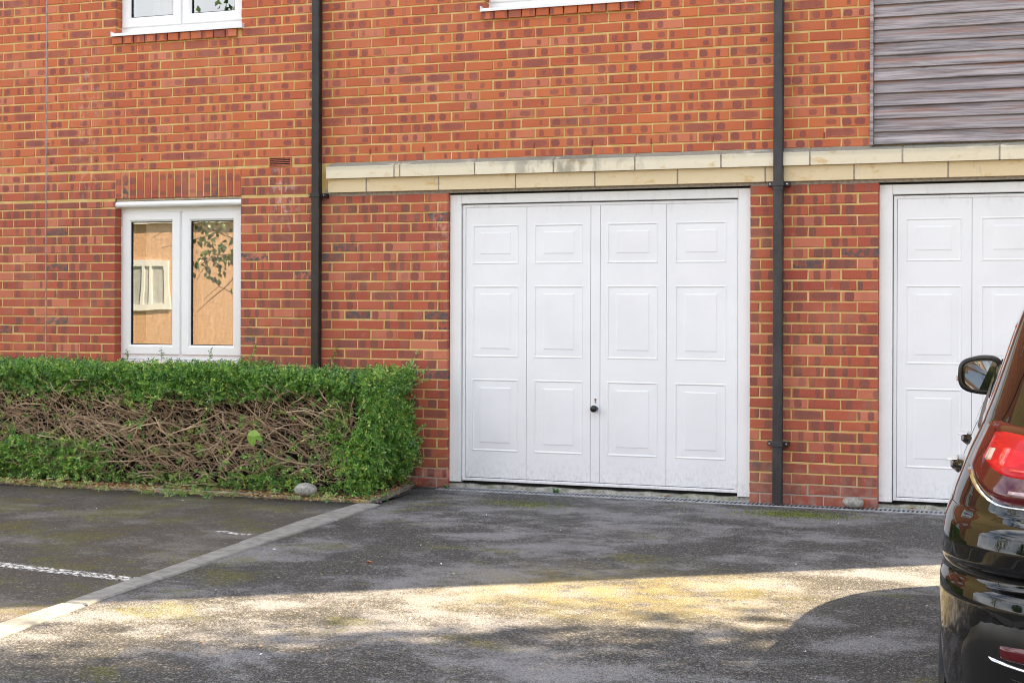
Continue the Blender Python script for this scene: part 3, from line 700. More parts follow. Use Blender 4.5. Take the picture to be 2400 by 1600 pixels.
# ---- garage doors
def garage_door(label, X):
    """X shifts the first door; the door part sits 70 mm back in its opening"""
    d = empty('garage_door', (4.133+X, 0, 0)); d.parent = house; d['label'] = label
    A = 4.133
    f = MB(); f.bbox(.004, .094, .040, .13, .044, 2.226, .003); f.build('jamb', M['frame_white'], d)
    f = MB(); f.bbox(2.226, 2.318, .040, .13, .032, 2.226, .003); f.build('jamb', M['frame_white'], d)
    f = MB(); f.bbox(.0955, 2.2245, .041, .13, 2.158, 2.226, .003); f.build('head_frame', M['frame_white'], d)
    s = MB(); s.box(.002, 2.320, .055, .16, 2.2265, 2.240); s.build('head_gap', M['void_black'], d)
    x0, x1, z0, z1 = 4.232-A, 6.352-A, .054, 2.150
    s = MB(); s.box(.095, 2.225, .105, .14, .03, 2.157); s.build('shadow_gap', M['void_black'], d)
    # leaf: grooved sheet with pressed panels
    cols = [(4.311, 4.685, 4.375, 4.618), (4.807, 5.193, 4.886, 5.122), (5.378, 5.765, 5.452, 5.696), (5.891, 6.269, 5.966, 6.199)]
    rows = [(1.699, 1.996, 1.775, 1.937), (.994, 1.535, 1.060, 1.472), (.282, .829, .348, .764)]
    seams = [4.749, 5.252, 5.326, 5.828]
    y = .072
    lf = MB(); xb = [4.256]+seams+[6.336]
    for i in range(5):
        a, b = xb[i]-A+.0016, xb[i+1]-A-.0016
        col = [c for c in cols if a+A < c[0] and c[1] < b+A]
        zl = [.082]+([r for q in rows[::-1] for r in q[:2]] if col else [])+[2.135]
        if not col: lf.bbox(a, b, y, y+.02, .082, 2.135, .0015); continue
        c = col[0]; cx0, cx1 = c[0]-A, c[1]-A
        lf.face([(a, y, .082), (cx0, y, .082), (cx0, y, 2.135), (a, y, 2.135)]); lf.face([(cx1, y, .082), (b, y, .082), (b, y, 2.135), (cx1, y, 2.135)])
        lf.face([(a, y+.02, .082), (a, y, .082), (a, y, 2.135), (a, y+.02, 2.135)]); lf.face([(b, y, .082), (b, y+.02, .082), (b, y+.02, 2.135), (b, y, 2.135)])
        rr = rows[::-1]; zz = [.082]
        for r in rr: zz += [r[0], r[1]]
        zz.append(2.135)
        for k in range(0, len(zz), 2): lf.face([(cx0, y, zz[k]), (cx1, y, zz[k]), (cx1, y, zz[k+1]), (cx0, y, zz[k+1])])
    leaf = lf.build('door_leaf', M['door_white'], d)
    bk = MB(); bk.box(x0+.004, x1-.004, y+.006, y+.03, .060, 2.146); bk.build('seam', M['seam_dark'], d)
    r = MB(); ring(r, x0, x1, z0, z1, .0225, y-.006, y+.03, .002); r.build('leaf_rail', M['door_white'], d)
    for c in cols:
        for q in rows:
            # outer cyma: rises a little, falls into the field, then a raised inner field
            pm = MB(); X0, X1, Z0, Z1 = c[0]-A, c[1]-A, q[0], q[1]; I = (c[2]-A, c[3]-A, q[2], q[3])
            loops = []
            def lp(a, b, e, g, yy): loops.append([(a, yy, e), (b, yy, e), (b, yy, g), (a, yy, g)])
            lp(X0, X1, Z0, Z1, y); lp(X0+.005, X1-.005, Z0+.005, Z1-.005, y-.0032); lp(X0+.009, X1-.009, Z0+.009, Z1-.009, y-.0032); lp(X0+.015, X1-.015, Z0+.015, Z1-.015, y+.002)
            lp(I[0]-.003, I[1]+.003, I[2]-.003, I[3]+.003, y+.0002); lp(I[0]+.004, I[1]-.004, I[2]+.004, I[3]-.004, y-.0026); 
            for k in range(len(loops)-1):
                for i in range(4):
                    j = (i+1) % 4; pm.face([loops[k][i], loops[k][j], loops[k+1][j], loops[k+1][i]])
            pm.face(loops[-1]); pm.build('pressed_panel', M['door_white'], d)
    # T handle knob and key plate
    kx, kz = 5.292-A, .628
    import bmesh as _b2
    bm = bmesh.new(); prof = [(0, .0), (.019, .0), (.020, .006), (.012, .012), (.011, .022), (.020, .030), (.026, .042), (.026, .054), (.019, .064), (0, .067)]
    rings = []
    for rr, dd in prof:
        rings.append([bm.verts.new((rr*math.cos(k*PI/8), -dd, rr*math.sin(k*PI/8))) for k in range(16)] if rr else [bm.verts.new((0, -dd, 0))])
    for a, b in zip(rings, rings[1:]):
        for k in range(16):
            kk = (k+1) % 16
            if len(a) == 1: bm.faces.new([a[0], b[k], b[kk]])
            elif len(b) == 1: bm.faces.new([a[k], b[0], a[kk]])
            else: bm.faces.new([a[k], b[k], b[kk], a[kk]])
    bmesh.ops.recalc_face_normals(bm, faces=bm.faces)
    me = bpy.data.meshes.new('knob'); bm.to_mesh(me); bm.free(); me.materials.append(M['plastic_black']); me.polygons.foreach_set('use_smooth', np.ones(len(me.polygons), bool))
    k = link('knob', me, d); k.location = (kx, y+.001, kz)
    m = MB(); n = 14
    pts = [(.0085*math.cos(t*2*PI/n), .0085*math.sin(t*2*PI/n)) for t in range(n)]
    m.face([(px_, -.004, pz_) for px_, pz_ in pts][::-1])
    for i in range(n): j = (i+1) % n; m.face([(pts[i][0], 0, pts[i][1]), (pts[j][0], 0, pts[j][1]), (pts[j][0], -.004, pts[j][1]), (pts[i][0], -.004, pts[i][1])])
    m.bbox(-.0045, .0045, -.003, 0, -.027, -.006, .001); o = m.build('lock_cylinder', M['brass_lock'], d); o.location = (kx, y, kz+.066)
    m = MB(); m.bbox(-.0015, .0015, -.0052, -.004, -.005, .005, .0004); o = m.build('keyway', M['void_black'], d); o.location = (kx, y, kz+.066)
    # concrete threshold
    th = MB(); nx = 40
    for i in range(nx):
        a = i*2.322/nx; b = (i+1)*2.322/nx; za, zb_ = [.028+.004*math.sin(t*17+X)+.003*math.sin(t*41) for t in (a, b)]
        th.face([(a, .035, 0), (b, .035, 0), (b, .050, zb_), (a, .050, za)]); th.face([(a, .050, za), (b, .050, zb_), (b, .3, zb_), (a, .3, za)])
    th.build('threshold', M['threshold'], d)
    return d
garage_door('white panelled garage door with a black knob between the two downpipes', 0.0)
garage_door('white panelled garage door behind the black car at the right', 3.205)

# ---- downpipes
def downpipe(label, x, zb, mat, clips, w=.065, y=-.068):
    r = MB(); m = MB(); h = w/2; c = .006; z1 = 9.6
    pr = [(-h+c, -h), (h-c, -h), (h, -h+c), (h, h-c), (h-c, h), (-h+c, h), (-h, h-c), (-h, -h+c)]
    def seg(za, zb2, k=1.0):
        for i in range(8):
            j = (i+1) % 8; m.face([(pr[i][0]*k, pr[i][1]*k, za), (pr[j][0]*k, pr[j][1]*k, za), (pr[j][0]*k, pr[j][1]*k, zb2), (pr[i][0]*k, pr[i][1]*k, zb2)])
        m.face([(p[0]*k, p[1]*k, zb2) for p in pr]); m.face([(p[0]*k, p[1]*k, za) for p in pr[::-1]])
    seg(zb, z1); o = m.build('downpipe', mat, house); o.location = (x, y, 0); o['label'] = label
    for z, colr in clips:
        b = MB()
        if colr:                                            # joint socket and its wall clip
            m = MB(); seg(z-.045, z+.012, 1.10); s = m.build('pipe_socket', mat, o)
        b.bbox(-h-.007, h+.007, -h-.007, h+.010, z-.022, z+.010, .003)
        for s in (-1, 1): b.bbox(s*(h+.022)-.020, s*(h+.022)+.020, h-.030, h+.034, z-.020, z+.010, .004)
        bo = b.build('pipe_bracket', mat, o)
        for s in (-1, 1):
            q = MB(); n = 8
            q.face([(s*(h+.027)+.005*math.cos(t*2*PI/n), h-.033, z-.004+.005*math.sin(t*2*PI/n)) for t in range(n)])
            q.build('screw', M['alloy'], o)
    return o
downpipe('left black square downpipe running down behind the hedge', 3.052, .0, M['pipe_black'], [(2.245, True), (4.6, True)])
downpipe('right dark grey square downpipe between the two garages', 6.666, .012, M['pipe_grey'], [(2.245, True), (.432, False), (4.6, True)])

# ---- channel drain along the wall
drain = empty('channel_drain', (4.1, -.03, 0)); tag(drain, 'narrow slotted grey channel drain along the foot of the garages', 'drain')
m = MB(); m.box(0, 6.9, -.115, .048, -.06, -.008); m.build('channel', M['void_black'], drain)  # solid black box: the shade below the slots is put into its colour
gm = MB()
gx0 = 0.0
gm.bbox(0, 1.0-.004, -.115, -.100, -.006, .006, .002); gm.bbox(0, 1.0-.004, .033, .048, -.006, .006, .002)
for i in range(33):
    x = .008+i*.0303
    gm.face([(x, -.100, .004), (x+.0125, -.100, .004), (x+.0125, .033, .004), (x, .033, .004)]); gm.face([(x, -.100, .001), (x, -.100, .004), (x, .033, .004), (x, .033, .001)]); gm.face([(x+.0125, -.100, .004), (x+.0125, -.100, .001), (x+.0125, .033, .001), (x+.0125, .033, .004)])
g0 = gm.build('drain_grate', M['drain_steel'], drain)
for i in range(1, 7):
    g = link('drain_grate', g0.data, drain); g.location = (i*1.0, 0, .0015*math.sin(i*2.1))
# ------------------------------------------------------------------ hedge
hedge = empty('hedge', (1.6, -.5, 0)); tag(hedge, 'low clipped green hedge with bare brown twigs along its front', 'hedge')
HX0, HX1 = -1.3, 3.93
def htop(x): return .925 + .012*np.sin(x*3.1) + .010*np.sin(x*7.7+1) - .045*np.clip((x-2.4)/1.5, 0, 1)
def hfront(x, z): return -.80 - .05*np.sin(x*2.3+z*3) - .035*np.sin(x*5.9-z*7) + .10*np.clip((.25-z)/.25, 0, 1)*.3
def band_low(x): return .70 + .035*np.sin(x*2.1+.6) + .025*np.sin(x*6.3) - .02*np.clip((x-3.3)/.5, 0, 1)      # lower rim of the green cap
# near-black sheet stopping the view, standing in for the shade deep in the hedge
def shade_sheet():
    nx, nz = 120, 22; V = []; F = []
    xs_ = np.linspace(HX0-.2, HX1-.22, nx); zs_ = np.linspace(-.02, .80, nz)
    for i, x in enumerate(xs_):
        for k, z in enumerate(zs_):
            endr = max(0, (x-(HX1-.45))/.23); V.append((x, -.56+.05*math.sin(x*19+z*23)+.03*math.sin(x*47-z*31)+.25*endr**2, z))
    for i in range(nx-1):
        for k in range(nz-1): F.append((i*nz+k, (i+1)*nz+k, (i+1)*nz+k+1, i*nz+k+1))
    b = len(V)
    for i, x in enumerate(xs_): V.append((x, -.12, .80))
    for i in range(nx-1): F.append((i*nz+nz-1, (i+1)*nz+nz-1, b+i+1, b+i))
    return npmesh('hedge_shade_sheet', np.array(V)-np.array([1.6, -.5, 0]), np.array(F), M['hedge_shade_dark'], hedge, smooth=True)
shade_sheet()
OFF = np.array([1.6, -.5, 0])
def sprig_leaves(B, D, Ls, nl=12, leaf=(.016, .027), spread=.95, droop=.0):
    """pairs of small leaves along straight stems; returns V, F, rnd, stem paths"""
    n = len(B); D = unit(D)
    ref = unit(rng.normal(size=(n, 3))); s = unit(np.cross(D, ref)); u = np.cross(s, D)
    t = np.tile(np.linspace(.12, 1.0, nl), (n, 1)) + rng.uniform(-.03, .03, (n, nl))
    base = B[:, None, :] + D[:, None, :]*(t*Ls[:, None])[..., None]; base[..., 2] -= droop*(t**2)*Ls[:, None]
    side = np.where(np.arange(nl) % 2 == 0, 1., -1.)[None, :, None]
    dl = unit(D[:, None, :]*rng.uniform(.35, .8, (n, nl, 1)) + s[:, None, :]*side*spread + u[:, None, :]*rng.normal(0, .45, (n, nl, 1)))
    up = unit(u[:, None, :] + rng.normal(0, .5, (n, nl, 3)) + np.array([0, 0, .7]))
    L = rng.uniform(*leaf, (n, nl)); Wd = L*rng.uniform(.42, .58, (n, nl))
    V, F = leaves(base.reshape(-1, 3), dl.reshape(-1, 3), up.reshape(-1, 3), L.ravel(), Wd.ravel())
    return V, F
acc_v, acc_f, acc_r = [], [], []; st_p, st_r = [], []
def add_sprigs(B, D, Ls, tone, **kw):
    V, F = sprig_leaves(B, D, Ls, **kw); nl = kw.get('nl', 12); b = sum(len(v) for v in acc_v)
    acc_v.append(V); acc_f.append(F+b)
    rr = np.clip(np.repeat(tone, nl)+rng.normal(0, .26, len(tone)*nl), 0, 1); acc_r.append(np.concatenate([rr, rr]))
    Dn = unit(D); P = B[:, None, :] + Dn[:, None, :]*(np.linspace(-.3, 1, 3)[None, :, None]*Ls[:, None, None]); st_p.append(P); st_r.append(np.tile(np.array([.0011, .0009, .0005]), (len(B), 1)))
def tone(n, m=.38, s=.16): return np.clip(rng.normal(m, s, n), 0, 1)
# clipped top
n = 3600; x = rng.uniform(HX0, HX1-.02, n); y = rng.uniform(-.86, -.02, n); z = htop(x) - rng.uniform(.01, .09, n)
add_sprigs(np.stack([x, y, z-.03], 1), np.stack([rng.normal(0, .55, n), rng.normal(-.25, .5, n), rng.uniform(.35, 1.0, n)], 1), rng.uniform(.045, .085, n), tone(n, .36))
# green cap, front face
n = 3600; x = rng.uniform(HX0, HX1, n); lo = band_low(x); z = lo + (htop(x)-lo)*rng.uniform(0, 1, n)**.85 - .02; y = hfront(x, z) + rng.uniform(.0, .12, n)
add_sprigs(np.stack([x, y, z], 1), np.stack([rng.normal(0, .7, n), rng.uniform(-1.1, -.1, n), rng.normal(.25, .55, n)], 1), rng.uniform(.04, .08, n), tone(n, .42))
# behind the cap, so that it is not see-through
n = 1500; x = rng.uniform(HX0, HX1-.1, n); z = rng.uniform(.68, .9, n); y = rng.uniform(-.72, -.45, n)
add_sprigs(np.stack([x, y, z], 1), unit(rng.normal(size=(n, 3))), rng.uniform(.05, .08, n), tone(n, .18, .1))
# lower left skirt, feathery and drooping
def dens(x, z):   # how leafy the lower front is
    a = np.clip((1.75-x)/.5, 0, 1)*np.clip((.40-z)/.12, 0, 1)                                   # left foot
    a = np.maximum(a, np.clip((.9-x)/.3, 0, 1)*np.clip((.50-z)/.15, 0, 1)*.8)
    a = np.maximum(a, np.clip((.15-z)/.10, 0, 1)*.55)                                           # thin fringe at the kerb
    a = np.maximum(a, np.clip((x-3.50-.12*np.sin(z*9))/.18, 0, .58)*np.clip(1-.97*np.exp(-((x-3.72)/.13)**2-((z-.56)/.13)**2), 0, 1))   # leafy right end
    a = np.maximum(a, np.exp(-((x-3.05)/.25)**2-((z-.12)/.12)**2)*.7)
    return a
n = 10500; x = rng.uniform(HX0, HX1+.02, n); z = rng.uniform(.03, .78, n); k = rng.uniform(0, 1, n) < np.maximum(dens(x, z), .035); x, z = x[k], z[k]; n = len(x); y = hfront(x, z) + rng.uniform(-.04, .13, n)
add_sprigs(np.stack([x, y, z], 1), np.stack([rng.normal(.25, .6, n), rng.uniform(-1., -.15, n), rng.normal(.0, .5, n)], 1), rng.uniform(.05, .10, n), tone(n, .46), leaf=(.017, .028), droop=.25)
# right end face
n = 2000; z = rng.uniform(.05, .90, n); y = rng.uniform(-.86, -.05, n); xe = HX1 - .03 + .05*np.sin(z*8+y*5) - .10*np.clip((.3-z)/.3, 0, 1); x = xe - rng.uniform(0, .14, n)
k = rng.uniform(0, 1, n) < (1-.75*np.exp(-((z-.62)/.10)**2-((y+.5)/.2)**2)); x, y, z = x[k], y[k], z[k]; n = len(x)
add_sprigs(np.stack([x, y, z], 1), np.stack([rng.uniform(.1, 1.0, n), rng.normal(-.45, .5, n), rng.normal(.15, .5, n)], 1), rng.uniform(.05, .10, n), tone(n, .46), leaf=(.017, .028))
# stray shoots standing above the clipped top and out of the right end
def shoot(p0, p1, bend, nn, lf=(.014, .022)):
    p0, p1 = np.array(p0), np.array(p1); t = np.linspace(0, 1, nn)[:, None]; P = p0+(p1-p0)*t + np.array(bend)*(t*(1-t))*4*.25
    D = unit(np.gradient(P, axis=0)); add_sprigs(P[2:], D[2:]+rng.normal(0, .25, (nn-2, 3)), np.full(nn-2, .035), tone(nn-2, .22), nl=5, leaf=lf)
    pp = P[None]; st_p.append(np.stack([P[0:-1], (P[:-1]+P[1:])/2, P[1:]], 1)); st_r.append(np.full((nn-1, 3), .0014))
for q in [((1.40, -.2, .9), (1.42, -.22, .985), (0, 0, 0), 7), ((1.72, -.2, .9), (1.73, -.2, 1.0), (.02, 0, 0), 7), ((2.12, -.15, .9), (2.16, -.15, 1.0), (0, 0, 0), 7), ((2.45, -.12, .9), (2.52, -.1, 1.04), (.03, 0, 0), 9), ((3.12, -.05, .9), (3.20, -.02, 1.03), (.05, 0, 0), 8),
          ((3.70, -.55, .70), (4.12, -.40, .84), (.05, 0, -.1), 13), ((3.70, -.55, .72), (4.06, -.42, 1.02), (.16, 0, -.1), 14), ((3.75, -.6, .66), (4.15, -.45, .90), (.08, 0, -.06), 12), ((3.85, -.55, .62), (4.12, -.50, .64), (0, 0, .02), 8), ((3.85, -.5, .42), (4.06, -.45, .46), (0, 0, .02), 7), ((3.82, -.6, .30), (4.02, -.55, .36), (0, 0, .05), 8)]: shoot(*q)
npmesh('foliage', np.concatenate(acc_v)-OFF, np.concatenate(acc_f), M['hedge_leaf'], hedge, np.concatenate(acc_r))
tag(bpy.data.objects['foliage'], kind='stuff')
P = np.concatenate(st_p); R_ = np.concatenate(st_r); V, F = tubes(P-OFF, R_, 3)
npmesh('green_stems', V, F, M['hedge_leaf'], hedge, np.full(len(F), .55)); tag(bpy.data.objects['green_stems'], kind='stuff')
# bare cut twigs
def twigs(n, k, r0, Lr, zr, depth, seed):
    g = np.random.default_rng(seed)
    x = g.uniform(HX0, HX1-.15, n); z = g.uniform(*zr, n)
    start = np.stack([x, -.60+g.uniform(-.10, .06, n)-depth, z], 1)
    sg = np.where(g.uniform(0, 1, n) < .68, -1., 1.); el = g.normal(.42, .5, n)
    d = unit(np.stack([sg*g.uniform(.3, 1.3, n), -g.uniform(.2, .7, n), el], 1)); L = g.uniform(*Lr, n)
    P = np.zeros((n, k, 3)); P[:, 0] = start; dd = d.copy(); curv = g.normal(0, .07, (n, 3))
    for i in range(1, k):
        dd = unit(dd + curv*.8 + g.normal(0, .17, (n, 3))); P[:, i] = P[:, i-1] + dd*(L/(k-1))[:, None]
        yf = hfront(P[:, i, 0], P[:, i, 2]) - .01 - .07*g.uniform(0, 1, n); over = P[:, i, 1] < yf; P[over, i, 1] = yf[over]; dd[over, 1] *= .2; dd = unit(dd)
    P[..., 2] = np.clip(P[..., 2], .03, .80); P[..., 0] = np.minimum(P[..., 0], HX1-.08)
    rad = (r0*g.uniform(.6, 1.5, n))[:, None]*np.linspace(1.25, .75, k)[None, :]
    out = []
    def emit(PP, RR, rr):
        nn, kk, _ = PP.shape; V, F = tubes(PP-OFF, RR, 4); idx = np.arange(nn*kk*4).reshape(nn, kk, 4)[:, -1]
        out.append((V, np.concatenate([F, idx]), np.concatenate([np.repeat(rr, (kk-1)*4), np.full(nn, 2.0)])))
    r_ = np.clip(g.normal(.5, .27, n), 0, 1); emit(P, rad, r_)
    for q in (2, 3, k-2):                                   # short forks leaving at an angle, cut off square
        if q >= k-1: continue
        pick = g.uniform(0, 1, n) < .62; m_ = pick.sum(); tg = unit(P[pick, q+1]-P[pick, q-1]); pr = unit(np.cross(tg, unit(g.normal(size=(m_, 3)))+np.array([0, -.4, .3]))); d2 = unit(tg*g.uniform(.35, .9, (m_, 1))+pr*g.uniform(.5, 1., (m_, 1)))
        L2 = g.uniform(.04, .14, m_)[:, None]; kink = unit(d2+g.normal(0, .35, (m_, 3))); a0 = P[pick, q]
        a1 = a0+d2*L2*.55; a2 = a1+kink*L2*.45; Q = np.stack([a0, a1, a2], 1); Q[..., 1] = np.maximum(Q[..., 1], -.93); Q[..., 2] = np.clip(Q[..., 2], .03, .84)
        emit(Q, rad[pick, q][:, None]*np.array([.72, .62, .55])[None, :], r_[pick])
    b = 0; VV, FF, RR = [], [], []
    for V, F, r in out: VV.append(V); FF.append(F+b); RR.append(r); b += len(V)
    return np.concatenate(VV), np.concatenate(FF), np.concatenate(RR)
TV, TF, TR = [], [], []
for args in [(560, 6, .0027, (.20, .46), (.02, .64), .0, 1), (700, 5, .0019, (.14, .34), (.02, .68), .02, 2), (900, 5, .0013, (.10, .24), (.03, .70), .03, 3), (150, 7, .0042, (.25, .55), (.05, .58), .0, 4)]:
    V, F, r = twigs(*args); b = sum(len(v) for v in TV); TV.append(V); TF.append(F+b); TR.append(r)
npmesh('twigs', np.concatenate(TV), np.concatenate(TF), M['twig'], hedge, np.concatenate(TR)); tag(bpy.data.objects['twigs'], 'bare brown cut twigs', kind='stuff')

# ------------------------------------------------------------------ small things on the ground
def scatter_leaves(name, n, xyf, L, mat, lab, tone_=(0, 1), z=.004, curl=.35):
    xy = xyf(n); n = len(xy); a = rng.uniform(0, 2*PI, n); d = np.stack([np.cos(a), np.sin(a), rng.uniform(-.05, .35, n)], 1)
    up = unit(np.stack([rng.normal(0, .3, n), rng.normal(0, .3, n), np.ones(n)], 1)); Ls = rng.uniform(*L, n)
    base = np.concatenate([xy, np.full((n, 1), z)+rng.uniform(0, .006, (n, 1))], 1) if xy.shape[1] == 2 else xy
    V, F = leaves(base, unit(d), up, Ls, Ls*rng.uniform(.35, .6, n), curl); r = rng.uniform(*tone_, n)
    o = npmesh(name, V, F, mat, None, np.concatenate([r, r])); return tag(o, lab, kind='stuff')
def near_kerb(n):
    x = rng.uniform(-1, 4.0, n); y = -1.0 - np.abs(rng.normal(0, .085, n)) + np.where(rng.uniform(0, 1, n) < .45, .16, 0); return np.stack([x, y], 1)
scatter_leaves('leaf_litter', 6500, near_kerb, (.011, .027), M['litter'], 'tiny orange and brown leaf litter along the bed kerb', z=.012)
def on_bed(n): 
    x = rng.uniform(-1, 3.95, n); y = rng.uniform(-.97, -.5, n); return np.stack([x, y], 1)
scatter_leaves('leaf_litter', 2600, on_bed, (.008, .020), M['litter'], 'brown leaf litter on the soil under the hedge', (0, .75), z=.016)
def right_corner(n):
    t = rng.uniform(0, 1, n); return np.stack([4.02-.16*t-rng.normal(.03, .05, n), -1.0+1.0*t], 1)
scatter_leaves('leaf_litter', 500, right_corner, (.008, .022), M['litter'], 'orange leaf litter heaped inside the right kerb', (.1, .7), z=.03)
def driveway_bits(n):
    x = rng.uniform(2.0, 8.4, n); y = -rng.uniform(.1, 6.3, n); return np.stack([x, y], 1)
scatter_leaves('leaf_litter', 190, driveway_bits, (.008, .020), M['litter'], 'a few scattered leaf flakes on the asphalt', z=.004)
def clip_pile(cx, cy, rx, ry, n, tone_):
    P = np.stack([rng.normal(cx, rx, n), rng.normal(cy, ry, n), rng.uniform(.008, .035, n)], 1); D = np.stack([rng.normal(0, 1, n), rng.normal(0, .5, n), rng.uniform(-.05, .25, n)], 1)
    V, F = sprig_leaves(P, D, rng.uniform(.06, .12, n), nl=14, leaf=(.014, .024)); r = np.clip(np.repeat(rng.uniform(*tone_, n), 14), 0, 1)
    return V, F, np.concatenate([r, r])
CV, CF, CR = [], [], []
for a in [(2.62, -1.16, .12, .05, 26, (.2, .9)), (2.35, -1.25, .10, .03, 9, (.6, 1)), (1.15, -1.07, .20, .05, 26, (.6, 1)), (1.45, -1.06, .1, .04, 10, (.6, 1)), (.75, -1.1, .12, .05, 8, (.5, 1)), (3.72, -1.07, .05, .03, 5, (.4, .9)), (3.5, -1.06, .05, .03, 4, (.4, .9)), (2.0, -1.22, .05, .04, 3, (.6, 1)), (3.95, -.85, .06, .06, 10, (.2, .5)), (2.3, -.98, .5, .04, 14, (.3, .8))]:
    V, F, r = clip_pile(*a); b = sum(len(v) for v in CV); CV.append(V); CF.append(F+b); CR.append(r)
tag(npmesh('hedge_clippings', np.concatenate(CV), np.concatenate(CF), M['clipping'], None, np.concatenate(CR)), 'fresh green hedge clippings dropped in front of the kerb', kind='stuff')
scatter_leaves('white_flecks', 34, driveway_bits, (.012, .026), M['upvc_white'], 'small white petals and paper flecks lying on the asphalt', z=.004)
# moss cushions by the right downpipe
def moss(cx, cy, rx, ry, n, lab):
    xy = np.stack([rng.normal(cx, rx, n), rng.normal(cy, ry, n)], 1); base = np.concatenate([xy, np.full((n, 1), .001)], 1)
    d = unit(np.stack([rng.normal(0, .6, n), rng.normal(0, .6, n), np.ones(n)], 1)); L = rng.uniform(.004, .011, n)
    V, F = leaves(base, d, unit(rng.normal(size=(n, 3))), L, L*.6); r = rng.uniform(0, 1, n); tag(npmesh('moss', V, F, M['moss'], None, np.concatenate([r, r])), lab, kind='stuff')
moss(6.86, -.52, .20, .09, 3000, 'bright green moss patch in front of the right downpipe')
moss(5.05, -.72, .14, .10, 900, 'small mossy patch in front of the middle garage door')
# two stones
def cobble(label, x, y, z, sx, sy, sz, seed):
    bm = bmesh.new(); bmesh.ops.create_icosphere(bm, subdivisions=4, radius=1); g = random.Random(seed); ph = [g.uniform(0, 6) for _ in range(6)]
    for v in bm.verts:
        p = v.co; k = 1+.05*math.sin(p.x*2.3+ph[0])+.04*math.sin(p.y*3.1+ph[1])+.04*math.sin(p.z*2.7+ph[2]); q = Vector((math.copysign(abs(p.x)**.86, p.x), math.copysign(abs(p.y)**.86, p.y), math.copysign(abs(p.z)**.9, p.z)))
        v.co = Vector((q.x*sx, q.y*sy, q.z*sz))*k
    me = bpy.data.meshes.new('cobble_stone'); bm.to_mesh(me); bm.free(); me.materials.append(M['pebble']); me.polygons.foreach_set('use_smooth', np.ones(len(me.polygons), bool))
    o = link('cobble_stone', me); o.location = (x, y, z+sz*.93); o.rotation_euler = (.03, .05, .2); return tag(o, label, 'stone')
cobble('rounded grey stone sitting on the kerb in front of the hedge', 3.465, -1.0, .028, .081, .06, .046, 3)
cobble('smooth flat oval grey stone at the foot of the wall by the right garage', 7.185, -.065, .006, .074, .045, .037, 8)
# fallen lobed leaf caught on the twigs
def fallen_leaf():
    r = empty('fallen_leaf', (2.995, -.915, .475)); tag(r, 'large green lobed leaf caught on the bare twigs of the hedge', 'leaf')
    out = [(0, 0), (-.035, -.010), (-.062, -.045), (-.066, -.085), (-.050, -.108), (-.030, -.118), (-.012, -.130), (.0, -.112), (.012, -.085), (.022, -.070), (.034, -.078), (.058, -.082), (.066, -.078), (.050, -.040), (.030, -.012)]
    V = [(0, -.012, -.05)]; 
    for x, z in out: V.append((x, .020*abs(x)/.06 + .012*math.sin(z*40) - .01, z))
    m = MB(); n = len(out)
    for i in range(n): m.face([V[0], V[1+i], V[1+(i+1) % n]], .50+.25*random.random())
    m.build('blade', M['hedge_leaf'], r)
    p = np.array([[(0, -.01, 0), (-.012, -.005, .03), (-.03, .0, .06), (-.055, .01, .10)]]); V2, F2 = tubes(p, np.full((1, 4), .0016), 5); npmesh('leaf_stalk', V2, F2, M['weep_plastic'], r)
fallen_leaf()
def weed(label, x, y, n, L, z=.0):
    B = np.tile(np.array([[0, 0, .0]]), (n, 1)); a = rng.uniform(0, 2*PI, n); D = unit(np.stack([np.cos(a), np.sin(a), rng.uniform(.3, 1.2, n)], 1))
    V, F = leaves(B, D, np.tile(np.array([[0, 0, 1.]]), (n, 1)), rng.uniform(L*.6, L, n), np.full(n, L*.28), .2); r = rng.uniform(.05, .3, n)
    o = npmesh('weed', V, F, M['hedge_leaf'], None, np.concatenate([r, r])); o.location = (x, y, z); tag(o, label, 'weed')
weed('small dark weed at the foot of the left door jamb', 4.16, -.05, 9, .06)
weed('dry brown-green tuft growing from the drain slots', 5.02, .0, 14, .06)
def dry_leaf(label, x, y, L, z=.004):
    r = empty('dry_leaf', (x, y, z)); tag(r, label, 'leaf')
    V, F = leaves(np.array([[0, 0, 0.]]), np.array([[1, .2, .15]]), np.array([[0, 0, 1.]]), np.array([L]), np.array([L*.5]), .4); npmesh('blade', V, F, M['litter'], r, np.array([.3, .35]))
dry_leaf('curled orange leaf at the sill of the right garage', 7.55, -.02, .045, .012)
dry_leaf('small brown leaf under the middle garage door', 5.83, .0, .05, .012)
dry_leaf('yellow leaf sliver lying on the open asphalt', 5.02, -3.25, .05)

# ------------------------------------------------------------------ parked car (local: x right, y forward from the tail, z up)
CAR = dict(x=9.19, y=-6.98, rz=math.radians(1.8))
car = empty('parked_car', (CAR['x'], CAR['y'], 0), CAR['rz']); tag(car, 'glossy black car parked nose-in before the right garage, rear corner showing', 'car')
SL = [(.20, .80, .16, 4.42), (.26, .855, .08, 4.54), (.36, .895, .03, 4.60), (.48, .912, .005, 4.63), (.60, .920, .000, 4.63), (.70, .922, .004, 4.62), (.728, .920, .010, 4.61), (.742, .914, .036, 4.61), (.765, .914, .040, 4.60), (.782, .918, .014, 4.60), (.83, .914, .010, 4.58), (.868, .908, .016, 4.55), (.884, .902, .036, 4.54), (.900, .893, .078, 4.52), (.93, .886, .080, 4.48), (.965, .873, .082, 4.40), (1.0, .860, .094, 4.20),
      (1.03, .848, .105, 3.90), (1.055, .836, .12, 3.60), (1.08, .824, .14, 3.42), (1.16, .792, .20, 3.24), (1.26, .758, .29, 3.04), (1.36, .725, .39, 2.82), (1.45, .690, .48, 2.62), (1.53, .655, .56, 2.44), (1.59, .61, .66, 2.28), (1.63, .54, .82, 2.10), (1.652, .40, 1.05, 1.90), (1.66, .12, 1.35, 1.6)]
SLz = np.array([s[0] for s in SL])
